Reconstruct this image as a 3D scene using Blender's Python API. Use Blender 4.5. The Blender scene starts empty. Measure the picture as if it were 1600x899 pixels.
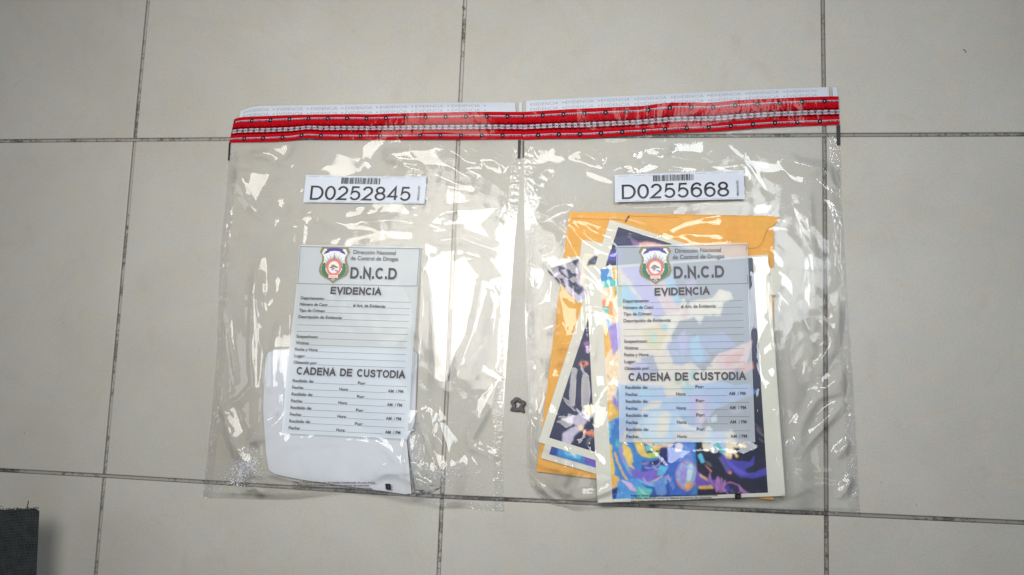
import bpy, math, random
import numpy as np
from mathutils import Vector, Euler, geometry

random.seed(7)
RNG = np.random.default_rng(11)
scene = bpy.context.scene
COL = scene.collection

# ------------------------------------------------------------------ camera
TILE = 0.45                                    # a floor tile is 45 cm
F_PX = 1424.177                                # focal length in photo pixels (photo 1600 x 899)
CAM = np.array([1.547233, -0.753421, 2.475445]) * TILE
EUL = (0.133822, 0.146996, 0.037299)
cam_data = bpy.data.cameras.new("camera")
cam_data.sensor_width = 36.0
cam_data.lens = 36.0 * F_PX / 1600.0
cam_data.clip_start = 0.02
cam_data.clip_end = 200.0
cam_data.dof.use_dof = True
cam_data.dof.focus_distance = 1.12
cam_data.dof.aperture_fstop = 11.0
cam = bpy.data.objects.new("camera", cam_data)
COL.objects.link(cam)
cam.location = CAM
cam.rotation_euler = EUL
scene.camera = cam
CM = np.array(Euler(EUL).to_matrix())

# ------------------------------------------------------------------ room light
world = bpy.data.worlds.new("World")
scene.world = world
world.use_nodes = True
world.node_tree.nodes["Background"].inputs[0].default_value = (0.80, 0.90, 1.0, 1)
world.node_tree.nodes["Background"].inputs[1].default_value = 0.085


def area_light(name, loc, target, sx, sy, power, color, spread=180):
    d = bpy.data.lights.new(name, 'AREA')
    d.shape = 'RECTANGLE'; d.size = sx; d.size_y = sy
    d.energy = power; d.color = color; d.spread = math.radians(spread)
    o = bpy.data.objects.new(name, d)
    COL.objects.link(o)
    o.location = loc
    o.rotation_euler = (Vector(target) - Vector(loc)).to_track_quat('-Z', 'Y').to_euler()
    return o


area_light("lamp_panel", (0.24, -0.03, 1.22), (0.42, -0.13, 0), 0.46, 0.56, 4.0, (1.0, 0.955, 0.89), 104)
area_light("ceiling_lamp", (0.94, 0.04, 1.25), (0.72, -0.15, 0), 0.40, 0.30, 2.0, (0.93, 0.97, 1.0), 100)
area_light("side_window", (-1.7, -0.25, 1.1), (0.1, -0.45, 0), 0.5, 0.8, 4.5, (0.90, 0.96, 1.0))
area_light("far_glint_light", (0.7, 1.25, 1.5), (0.7, -0.2, 0), 0.55, 0.16, 1.3, (1.0, 0.98, 0.95))  # added light beyond the top, gives thin glints on steep film creases
area_light("near_glint_light", (0.45, -1.35, 1.5), (0.6, -0.2, 0), 0.5, 0.18, 0.9, (0.95, 0.98, 1.0))  # added light on the near side, more crease glints, no known source
area_light("right_glint_light", (1.95, -0.35, 1.5), (0.8, -0.2, 0), 0.2, 0.5, 1.1, (1.0, 0.97, 0.93))  # added light from the right, only for glints on the film
scene.view_settings.view_transform = 'Standard'
scene.view_settings.look = 'None'
scene.view_settings.exposure = 0.0
scene.view_settings.gamma = 1.0
scene.cycles.transparent_max_bounces = 24
scene.cycles.max_bounces = 12

# ------------------------------------------------------------------ helpers


def lin(r, g, b):
    def f(c):
        c /= 255.0
        return c / 12.92 if c <= 0.04045 else ((c + 0.055) / 1.055) ** 2.4
    return (f(r), f(g), f(b), 1.0)


def W(px, py, z=0.0):
    """place of a photo point on the level z (metres above the tiles), arrays welcome"""
    px = np.asarray(px, float); py = np.asarray(py, float)
    d = np.stack([(px - 800) / F_PX, -(py - 449.5) / F_PX, -np.ones_like(px)], -1) @ CM.T
    t = (z - CAM[2]) / d[..., 2]
    return CAM + d * t[..., None]


def PX(P):
    q = (np.asarray(P) - CAM) @ CM
    return 800 + F_PX * q[..., 0] / -q[..., 2], 449.5 - F_PX * q[..., 1] / -q[..., 2]


def poly_w(pts, z=0.0):
    a = np.array(pts, float)
    return W(a[:, 0], a[:, 1], z)[:, :2]


def origin_of(o):
    while o.parent:
        o = o.parent
    return np.array(o.location)


def mesh_obj(name, verts, faces, mat, parent=None, loc=None, smooth=False, colors=None):
    """one mesh object; verts in world metres"""
    verts = np.asarray(verts, float)
    if parent is not None:
        org = origin_of(parent)
    else:
        org = np.array(loc if loc is not None else (0, 0, 0), float)
    me = bpy.data.meshes.new(name)
    me.from_pydata((verts - org).tolist(), [], [list(map(int, f)) for f in faces])
    if smooth:
        me.polygons.foreach_set("use_smooth", [True] * len(me.polygons))
    if colors is not None:
        at = me.color_attributes.new("print", 'FLOAT_COLOR', 'POINT')
        c = np.ones((len(verts), 4), np.float32); c[:, :3] = colors
        at.data.foreach_set("color", c.ravel())
    me.materials.append(mat)
    me.update()
    o = bpy.data.objects.new(name, me)
    COL.objects.link(o)
    if parent is not None:
        o.parent = parent
    else:
        o.location = org
    return o


def tag(o, label=None, cat=None, group=None, kind=None):
    for k, v in (("label", label), ("category", cat), ("group", group), ("kind", kind)):
        if v:
            o[k] = v
    return o


def empty(name, loc, label, cat, group=None):
    o = bpy.data.objects.new(name, None)
    o.empty_display_size = 0.02
    COL.objects.link(o)
    o.location = loc
    return tag(o, label, cat, group)


def grid_faces(nv, nu):
    i = np.arange((nv - 1) * (nu - 1))
    r, c = i // (nu - 1), i % (nu - 1)
    a = r * nu + c
    return np.stack([a, a + nu, a + nu + 1, a + 1], -1)     # facing +z when v runs down


def perlin(x, y, seed):
    """gradient noise on arrays, about -0.7..0.7"""
    r = np.random.default_rng(seed)
    ang = r.random((64, 64)) * 2 * np.pi
    xi, yi = np.floor(x).astype(int), np.floor(y).astype(int)
    xf, yf = x - xi, y - yi

    def g(ix, iy, dx, dy):
        a = ang[ix % 64, iy % 64]
        return np.cos(a) * dx + np.sin(a) * dy
    u = xf ** 3 * (xf * (xf * 6 - 15) + 10)
    v = yf ** 3 * (yf * (yf * 6 - 15) + 10)
    n0 = g(xi, yi, xf, yf) * (1 - u) + g(xi + 1, yi, xf - 1, yf) * u
    n1 = g(xi, yi + 1, xf, yf - 1) * (1 - u) + g(xi + 1, yi + 1, xf - 1, yf - 1) * u
    return n0 * (1 - v) + n1 * v


def inside(x, y, poly):
    poly = np.asarray(poly, float)
    res = np.zeros(np.shape(x), bool)
    n = len(poly)
    for i in range(n):
        x0, y0 = poly[i]; x1, y1 = poly[(i + 1) % n]
        if y0 == y1:
            continue
        c = ((y0 > y) != (y1 > y)) & (x < (x1 - x0) * (y - y0) / (y1 - y0) + x0)
        res ^= c
    return res


def seg_dist(x, y, p, q):
    dx, dy = q[0] - p[0], q[1] - p[1]
    L = dx * dx + dy * dy + 1e-12
    t = np.clip(((x - p[0]) * dx + (y - p[1]) * dy) / L, 0, 1)
    ex, ey = x - p[0] - t * dx, y - p[1] - t * dy
    side = np.sign(dx * (y - p[1]) - dy * (x - p[0]))
    return np.hypot(ex, ey), t, side


def blur(a, s):
    """gaussian blur, s in cells"""
    n = int(3 * s) + 1
    k = np.exp(-0.5 * (np.arange(-n, n + 1) / s) ** 2); k /= k.sum()
    for ax in (0, 1):
        p = np.pad(a, [(n, n) if i == ax else (0, 0) for i in (0, 1)], mode='edge')
        a = sum(k[j] * np.take(p, np.arange(j, j + a.shape[ax]), axis=ax) for j in range(2 * n + 1))
    return a


def sstep(a, b, x):
    t = np.clip((x - a) / (b - a), 0, 1)
    return t * t * (3 - 2 * t)


# ------------------------------------------------------------------ materials


def mat_new(name):
    m = bpy.data.materials.new(name)
    m.use_nodes = True
    nt = m.node_tree
    nt.nodes.clear()
    out = nt.nodes.new("ShaderNodeOutputMaterial")
    return m, nt, out


def N(nt, kind, **kw):
    n = nt.nodes.new(kind)
    for k, v in kw.items():
        if k == 'inp':
            for kk, vv in v.items():
                n.inputs[kk].default_value = vv
        else:
            setattr(n, k, v)
    return n


def paper_mat(name, color, rough=0.5, noise=0.04, scale=60, bump=0.0, spec=0.4, translucent=0.0):
    m, nt, out = mat_new(name)
    b = N(nt, "ShaderNodeBsdfPrincipled", inp={"Roughness": rough, "Specular IOR Level": spec})
    tc = N(nt, "ShaderNodeTexCoord")
    no = N(nt, "ShaderNodeTexNoise", inp={"Scale": scale, "Detail": 5.0, "Roughness": 0.6})
    nt.links.new(tc.outputs["Object"], no.inputs["Vector"])
    ramp = N(nt, "ShaderNodeValToRGB")
    ramp.color_ramp.elements[0].position = 0.3
    ramp.color_ramp.elements[1].position = 0.7
    c0 = [c * (1 - noise) for c in color[:3]] + [1]
    c1 = [min(1, c * (1 + noise)) for c in color[:3]] + [1]
    ramp.color_ramp.elements[0].color = c0
    ramp.color_ramp.elements[1].color = c1
    nt.links.new(no.outputs["Fac"], ramp.inputs["Fac"])
    nt.links.new(ramp.outputs["Color"], b.inputs["Base Color"])
    if bump:
        bn = N(nt, "ShaderNodeBump", inp={"Strength": bump, "Distance": 0.001})
        nt.links.new(no.outputs["Fac"], bn.inputs["Height"])
        nt.links.new(bn.outputs["Normal"], b.inputs["Normal"])
    nt.links.new(b.outputs[0], out.inputs["Surface"])
    return m


def print_mat(name, rough=0.3, spec=0.4):
    """ink whose colours are carried by the mesh"""
    m, nt, out = mat_new(name)
    b = N(nt, "ShaderNodeBsdfPrincipled", inp={"Roughness": rough, "Specular IOR Level": spec})
    a = N(nt, "ShaderNodeAttribute", attribute_name="print")
    nt.links.new(a.outputs["Color"], b.inputs["Base Color"])
    nt.links.new(b.outputs[0], out.inputs["Surface"])
    return m


def film_mat(name, haze=0.045, rough=0.032, gain=0.62, bump=0.04, scale=240, tint=(0.996, 0.997, 0.998, 1)):
    """thin clear polythene: see-through, a gloss of its two faces and a trace of white haze"""
    m, nt, out = mat_new(name)
    tc = N(nt, "ShaderNodeTexCoord")
    no = N(nt, "ShaderNodeTexNoise", inp={"Scale": scale, "Detail": 3.0, "Roughness": 0.55, "Distortion": 0.6})
    nt.links.new(tc.outputs["Object"], no.inputs["Vector"])
    bn = N(nt, "ShaderNodeBump", inp={"Strength": bump, "Distance": 0.0006})
    nt.links.new(no.outputs["Fac"], bn.inputs["Height"])
    tr = N(nt, "ShaderNodeBsdfTransparent", inp={"Color": tint})
    gl = N(nt, "ShaderNodeBsdfGlossy", inp={"Color": (1, 1, 1, 1), "Roughness": rough})
    nt.links.new(bn.outputs["Normal"], gl.inputs["Normal"])
    df = N(nt, "ShaderNodeBsdfDiffuse", inp={"Color": (0.86, 0.90, 0.95, 1)})
    m1 = N(nt, "ShaderNodeMixShader", inp={0: haze})
    no2 = N(nt, "ShaderNodeTexNoise", inp={"Scale": 26.0, "Detail": 4.0, "Roughness": 0.65})
    nt.links.new(tc.outputs["Object"], no2.inputs["Vector"])
    mr = N(nt, "ShaderNodeMapRange", inp={"From Min": 0.35, "From Max": 0.7, "To Min": haze * 0.5, "To Max": haze * 1.35})
    nt.links.new(no2.outputs["Fac"], mr.inputs["Value"])
    nt.links.new(mr.outputs[0], m1.inputs[0])
    nt.links.new(tr.outputs[0], m1.inputs[1])
    tl = N(nt, "ShaderNodeBsdfTranslucent", inp={"Color": (0.86, 0.90, 0.95, 1)})
    m0 = N(nt, "ShaderNodeMixShader", inp={0: 0.45})
    nt.links.new(df.outputs[0], m0.inputs[1]); nt.links.new(tl.outputs[0], m0.inputs[2])
    nt.links.new(m0.outputs[0], m1.inputs[2])
    fr = N(nt, "ShaderNodeFresnel", inp={"IOR": 1.5})
    nt.links.new(bn.outputs["Normal"], fr.inputs["Normal"])
    mu = N(nt, "ShaderNodeMath", operation='MULTIPLY', use_clamp=True, inp={1: gain})
    nt.links.new(fr.outputs[0], mu.inputs[0])
    m2 = N(nt, "ShaderNodeMixShader")
    nt.links.new(mu.outputs[0], m2.inputs[0])
    nt.links.new(m1.outputs[0], m2.inputs[1])
    nt.links.new(gl.outputs[0], m2.inputs[2])
    nt.links.new(m2.outputs[0], out.inputs["Surface"])
    return m


def veil_mat(name, color, cover):
    """thin ink that lets a share of what lies below show through"""
    m, nt, out = mat_new(name)
    tr = N(nt, "ShaderNodeBsdfTransparent")
    df = N(nt, "ShaderNodeBsdfPrincipled", inp={"Base Color": color, "Roughness": 0.35, "Specular IOR Level": 0.4})
    mx = N(nt, "ShaderNodeMixShader", inp={0: cover})
    nt.links.new(tr.outputs[0], mx.inputs[1])
    nt.links.new(df.outputs[0], mx.inputs[2])
    nt.links.new(mx.outputs[0], out.inputs["Surface"])
    return m


M_film = film_mat("clear_polythene")
M_back = film_mat("clear_polythene_back", haze=0.02, gain=0.4, bump=0.1)
M_seam = film_mat("crinkled_weld", haze=0.05, rough=0.06, gain=1.3, bump=0.5, scale=420)
M_pouch = film_mat("clear_pouch_film", haze=0.12, rough=0.07, gain=1.6, bump=0.5, scale=200)
M_ink = paper_mat("black_ink", lin(38, 34, 38), 0.45, 0.1)
M_greyink = paper_mat("grey_ink", lin(84, 80, 88), 0.45, 0.1)
M_formink = paper_mat("form_ink", lin(70, 66, 74), 0.45, 0.1)
M_line = veil_mat("thin_rule_ink", lin(92, 92, 100), 0.65)
M_palelet = veil_mat("pale_lettering_ink", lin(150, 152, 158), 0.75)
M_stick = paper_mat("white_sticker", (0.64, 0.69, 0.78, 1), 0.45, 0.01, spec=0.25)
M_head = paper_mat("white_header", (0.57, 0.61, 0.69, 1), 0.45, 0.02, spec=0.2)
M_panel = veil_mat("form_panel_ink", (0.80, 0.90, 1.0, 1), 0.46)
M_black = paper_mat("black_mark", lin(28, 28, 32), 0.4, 0.1)
M_tape = print_mat("red_tape_print", 0.12, 0.10)
M_art = print_mat("glossy_print", 0.32, 0.25)
M_crest = print_mat("crest_ink", 0.4)
M_paper = paper_mat("cream_paper", (0.66, 0.66, 0.59, 1), 0.5, 0.02)
M_white = paper_mat("white_paper", (0.60, 0.632, 0.685, 1), 0.75, 0.015, 40, spec=0.2)
M_manila = paper_mat("manila_paper", lin(226, 168, 72), 0.55, 0.06, 140, 0.15)

# ------------------------------------------------------------------ floor
# joint crossings: integer tile grid, nudged to where the tiler set them
NX, NY = range(-2, 6), range(-4, 4)


def crossing(i, j):
    colx = {0: [(232, 0), (210, 218.5), (162.5, 744), (149.9, 899)],
            1: [(727.8, 0), (716, 218), (690.5, 776.5), (685.7, 899)],
            2: [(1284, 0), (1288.5, 211), (1291.5, 803), (1291, 899)]}
    rowy = {0: [(0, 221), (210, 218.5), (1150, 211), (1600, 211)],
            -1: [(0, 734), (162.5, 744), (690.5, 776.5), (1291.5, 803), (1600, 815)]}
    x, y = float(i), float(j)
    if i in colx:
        a = poly_w(colx[i]) / TILE
        o = np.argsort(a[:, 1])
        x = float(np.interp(j, a[o, 1], a[o, 0]))
    if j in rowy:
        a = poly_w(rowy[j]) / TILE
        o = np.argsort(a[:, 0])
        y = float(np.interp(i, a[o, 0], a[o, 1]))
    return np.array([x, y]) * TILE


def build_floor():
    verts, faces, var = [], [], []
    g = 0.00235                                          # half a joint
    rr = random.Random(3)
    for i in list(NX)[:-1]:
        for j in list(NY)[:-1]:
            c = [crossing(i, j), crossing(i + 1, j), crossing(i + 1, j + 1), crossing(i, j + 1)]
            cen = sum(c) / 4
            rings = []
            tint = 1 + rr.uniform(-0.035, 0.035)
            hz = rr.uniform(0, 0.0003)
            for inset, z in ((g, -0.006), (g, -0.0011), (g + 0.0004, -0.0003), (g + 0.0011, 0.0)):
                ring = []
                for k, p in enumerate(c):
                    sx = 1 if k in (0, 3) else -1
                    sy = 1 if k in (0, 1) else -1
                    ring.append(len(verts))
                    verts.append((p[0] + sx * inset, p[1] + sy * inset, z - hz))
                    var.append((tint, tint * (1 + rr.uniform(-.004, .004)), tint))
                rings.append(ring)
            for a, b in zip(rings, rings[1:]):
                for k in range(4):
                    faces.append((a[k], a[(k + 1) % 4], b[(k + 1) % 4], b[k]))
            faces.append(tuple(rings[-1]))
    m, nt, out = mat_new("glazed_floor_tile")
    b = N(nt, "ShaderNodeBsdfPrincipled", inp={"Specular IOR Level": 0.45})
    tc = N(nt, "ShaderNodeTexCoord")
    at = N(nt, "ShaderNodeAttribute", attribute_name="print")
    cloud = N(nt, "ShaderNodeTexNoise", inp={"Scale": 5.0, "Detail": 6.0, "Roughness": 0.62, "Distortion": 0.4})
    fine = N(nt, "ShaderNodeTexNoise", inp={"Scale": 420.0, "Detail": 3.0, "Roughness": 0.7})
    for n in (cloud, fine):
        nt.links.new(tc.outputs["Object"], n.inputs["Vector"])
    r1 = N(nt, "ShaderNodeValToRGB")
    e = r1.color_ramp.elements
    e[0].position, e[1].position = 0.28, 0.72
    e[0].color = (0.450, 0.436, 0.390, 1); e[1].color = (0.515, 0.510, 0.474, 1)
    nt.links.new(cloud.outputs["Fac"], r1.inputs["Fac"])
    r2 = N(nt, "ShaderNodeMapRange", inp={"From Min": 0.25, "From Max": 0.75, "To Min": 0.90, "To Max": 1.08})
    nt.links.new(fine.outputs["Fac"], r2.inputs["Value"])
    mx = N(nt, "ShaderNodeMix", data_type='RGBA', blend_type='MULTIPLY')
    mx.inputs["Factor"].default_value = 1
    nt.links.new(r1.outputs["Color"], mx.inputs[6]); nt.links.new(r2.outputs[0], mx.inputs[7])
    mot = N(nt, "ShaderNodeTexNoise", inp={"Scale": 34.0, "Detail": 5.0, "Roughness": 0.68})
    nt.links.new(tc.outputs["Object"], mot.inputs["Vector"])
    mr_ = N(nt, "ShaderNodeValToRGB")
    mr_.color_ramp.elements[0].position, mr_.color_ramp.elements[1].position = 0.30, 0.70
    mr_.color_ramp.elements[0].color = (0.93, 0.96, 1.0, 1); mr_.color_ramp.elements[1].color = (1.0, 0.965, 0.92, 1)
    nt.links.new(mot.outputs["Fac"], mr_.inputs["Fac"])
    mxm = N(nt, "ShaderNodeMix", data_type='RGBA', blend_type='MULTIPLY')
    mxm.inputs["Factor"].default_value = 1
    nt.links.new(mx.outputs[2], mxm.inputs[6]); nt.links.new(mr_.outputs["Color"], mxm.inputs[7])
    mx2 = N(nt, "ShaderNodeMix", data_type='RGBA', blend_type='MULTIPLY')
    mx2.inputs["Factor"].default_value = 1
    nt.links.new(mxm.outputs[2], mx2.inputs[6]); nt.links.new(at.outputs["Color"], mx2.inputs[7])
    # dirt specks and brownish smudges
    vo = N(nt, "ShaderNodeTexVoronoi", inp={"Scale": 26.0, "Randomness": 1.0})
    nd = N(nt, "ShaderNodeTexNoise", inp={"Scale": 300.0, "Detail": 2.0})
    nt.links.new(tc.outputs["Object"], nd.inputs["Vector"])
    nt.links.new(tc.outputs["Object"], vo.inputs["Vector"])
    ad = N(nt, "ShaderNodeMath", operation='MULTIPLY_ADD', inp={1: 0.06, 2: -0.03})
    nt.links.new(nd.outputs["Fac"], ad.inputs[0])
    sm = N(nt, "ShaderNodeMath", operation='ADD')
    nt.links.new(vo.outputs["Distance"], sm.inputs[0]); nt.links.new(ad.outputs[0], sm.inputs[1])
    sp = N(nt, "ShaderNodeMapRange", inp={"From Min": 0.014, "From Max": 0.028, "To Min": 1.0, "To Max": 0.0})
    nt.links.new(sm.outputs[0], sp.inputs["Value"])
    sep = N(nt, "ShaderNodeSeparateColor")
    nt.links.new(vo.outputs["Color"], sep.inputs[0])
    gate = N(nt, "ShaderNodeMath", operation='GREATER_THAN', inp={1: 0.62})
    nt.links.new(sep.outputs[0], gate.inputs[0])
    spg = N(nt, "ShaderNodeMath", operation='MULTIPLY')
    nt.links.new(sp.outputs[0], spg.inputs[0]); nt.links.new(gate.outputs[0], spg.inputs[1])
    spg2 = N(nt, "ShaderNodeMath", operation='MULTIPLY', inp={1: 0.6})
    nt.links.new(spg.outputs[0], spg2.inputs[0])
    mx3 = N(nt, "ShaderNodeMix", data_type='RGBA')
    mx3.inputs[7].default_value = (0.10, 0.09, 0.075, 1)
    nt.links.new(spg2.outputs[0], mx3.inputs[0]); nt.links.new(mx2.outputs[2], mx3.inputs[6])
    smu = N(nt, "ShaderNodeTexNoise", inp={"Scale": 16.0, "Detail": 7.0, "Roughness": 0.7, "Distortion": 1.2})
    nt.links.new(tc.outputs["Object"], smu.inputs["Vector"])
    sr = N(nt, "ShaderNodeMapRange", inp={"From Min": 0.56, "From Max": 0.76, "To Min": 0.0, "To Max": 0.30})
    nt.links.new(smu.outputs["Fac"], sr.inputs["Value"])
    mx4 = N(nt, "ShaderNodeMix", data_type='RGBA')
    mx4.inputs[7].default_value = (0.36, 0.31, 0.23, 1)
    nt.links.new(sr.outputs[0], mx4.inputs[0]); nt.links.new(mx3.outputs[2], mx4.inputs[6])
    # faint brown veins wandering over the glaze
    vn = N(nt, "ShaderNodeTexNoise", inp={"Scale": 3.2, "Detail": 3.0, "Roughness": 0.5, "Distortion": 0.5})
    nt.links.new(tc.outputs["Object"], vn.inputs["Vector"])
    v1 = N(nt, "ShaderNodeMath", operation='SUBTRACT', inp={1: 0.47})
    nt.links.new(vn.outputs["Fac"], v1.inputs[0])
    v2 = N(nt, "ShaderNodeMath", operation='ABSOLUTE')
    nt.links.new(v1.outputs[0], v2.inputs[0])
    v3 = N(nt, "ShaderNodeMapRange", inp={"From Min": 0.0, "From Max": 0.0055, "To Min": 0.07, "To Max": 0.0})
    nt.links.new(v2.outputs[0], v3.inputs["Value"])
    mx5 = N(nt, "ShaderNodeMix", data_type='RGBA')
    mx5.inputs[7].default_value = (0.33, 0.28, 0.20, 1)
    nt.links.new(v3.outputs[0], mx5.inputs[0]); nt.links.new(mx4.outputs[2], mx5.inputs[6])
    nt.links.new(mx5.outputs[2], b.inputs["Base Color"])
    rg = N(nt, "ShaderNodeMapRange", inp={"From Min": 0.3, "From Max": 0.7, "To Min": 0.42, "To Max": 0.56})
    nt.links.new(smu.outputs["Fac"], rg.inputs["Value"])
    nt.links.new(rg.outputs[0], b.inputs["Roughness"])
    bp = N(nt, "ShaderNodeBump", inp={"Strength": 0.12, "Distance": 0.0004})
    nt.links.new(fine.outputs["Fac"], bp.inputs["Height"])
    nt.links.new(bp.outputs["Normal"], b.inputs["Normal"])
    nt.links.new(b.outputs[0], out.inputs["Surface"])
    tag(mesh_obj("floor", verts, faces, m, colors=np.array(var)), kind="structure")

    # grout bed with dirt along both tile edges
    gm, nt, out = mat_new("dirty_grout")
    b = N(nt, "ShaderNodeBsdfPrincipled", inp={"Roughness": 0.9, "Specular IOR Level": 0.2})
    tc = N(nt, "ShaderNodeTexCoord")
    n1 = N(nt, "ShaderNodeTexNoise", inp={"Scale": 9.0, "Detail": 3.0, "Roughness": 0.6})
    n2 = N(nt, "ShaderNodeTexNoise", inp={"Scale": 240.0, "Detail": 4.0, "Roughness": 0.75})
    n3 = N(nt, "ShaderNodeTexNoise", inp={"Scale": 60.0, "Detail": 4.0, "Roughness": 0.75})
    for n in (n1, n2, n3):
        nt.links.new(tc.outputs["Object"], n.inputs["Vector"])
    s1 = N(nt, "ShaderNodeMath", operation='MULTIPLY_ADD', inp={1: 0.45})
    nt.links.new(n2.outputs["Fac"], s1.inputs[0]); nt.links.new(n1.outputs["Fac"], s1.inputs[2])
    s2 = N(nt, "ShaderNodeMath", operation='MULTIPLY_ADD', inp={1: 0.55})
    nt.links.new(n3.outputs["Fac"], s2.inputs[0]); nt.links.new(s1.outputs[0], s2.inputs[2])
    ra = N(nt, "ShaderNodeValToRGB")
    e = ra.color_ramp.elements
    e[0].position, e[1].position = 0.80, 1.22 / 1.0 if False else 1.0
    e[0].color = (0.06, 0.055, 0.05, 1); e[1].color = (0.235, 0.222, 0.205, 1)
    mid = ra.color_ramp.elements.new(0.93); mid.color = (0.135, 0.126, 0.116, 1)
    nt.links.new(s2.outputs[0], ra.inputs["Fac"])
    at = N(nt, "ShaderNodeAttribute", attribute_name="print")
    mx = N(nt, "ShaderNodeMix", data_type='RGBA', blend_type='MULTIPLY')
    mx.inputs["Factor"].default_value = 1
    nt.links.new(ra.outputs["Color"], mx.inputs[6]); nt.links.new(at.outputs["Color"], mx.inputs[7])
    nt.links.new(mx.outputs[2], b.inputs["Base Color"])
    bp = N(nt, "ShaderNodeBump", inp={"Strength": 0.7, "Distance": 0.0008})
    nt.links.new(n2.outputs["Fac"], bp.inputs["Height"]); nt.links.new(bp.outputs["Normal"], b.inputs["Normal"])
    nt.links.new(b.outputs[0], out.inputs["Surface"])
    verts, faces, cols = [], [], []
    hw = g + 0.0006

    def strip(p, q, along, tone):
        p, q = np.array(p), np.array(q)
        d = (q - p) / np.linalg.norm(q - p); n = np.array([-d[1], d[0]])
        base = len(verts)
        zz = -0.0016 if along == 'x' else -0.0021
        for s, pt in ((0, p), (1, q)):
            for o, c in ((-1, .32), (-.62, .7), (-.3, 1.45), (.3, 1.45), (.62, .7), (1, .32)):
                w = pt + n * o * hw
                verts.append((w[0], w[1], zz + (-0.0005 if abs(o) == 1 else 0.0)))
                c *= tone; cols.append((c, c, c))
        for k in range(5):
            faces.append((base + k, base + 6 + k, base + 7 + k, base + k + 1))
    for i in NX:
        for j in list(NY)[:-1]:
            strip(crossing(i, j), crossing(i, j + 1), 'y', {0: 1.15, 1: 1.35, 2: 0.85}.get(i, 1.0))
    for j in NY:
        for i in list(NX)[:-1]:
            strip(crossing(i, j), crossing(i + 1, j), 'x', 1.0 if i < 1 else 0.85)
    verts = np.array(verts)
    o = mesh_obj("floor_joints", verts, [f[::-1] for f in faces], gm, colors=np.array(cols))
    # normals up whatever the direction of the strip
    tag(o, kind="structure")


build_floor()

# ------------------------------------------------------------------ bag geometry


class Curve:
    def __init__(self, pts, z=0.001):
        self.p = poly_w(pts, z)
        d = np.r_[0, np.cumsum(np.hypot(*np.diff(self.p, axis=0).T))]
        self.t = d / d[-1]

    def __call__(self, t):
        t = np.asarray(t, float)
        # rounded corners: average of three nearby samples
        o = 0
        for k in (-0.012, 0, 0.012):
            tt = np.clip(t + k * np.minimum(1, np.minimum(t, 1 - t) / 0.012), 0, 1)
            o = o + np.stack([np.interp(tt, self.t, self.p[:, 0]), np.interp(tt, self.t, self.p[:, 1])], -1)
        return o / 3


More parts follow.
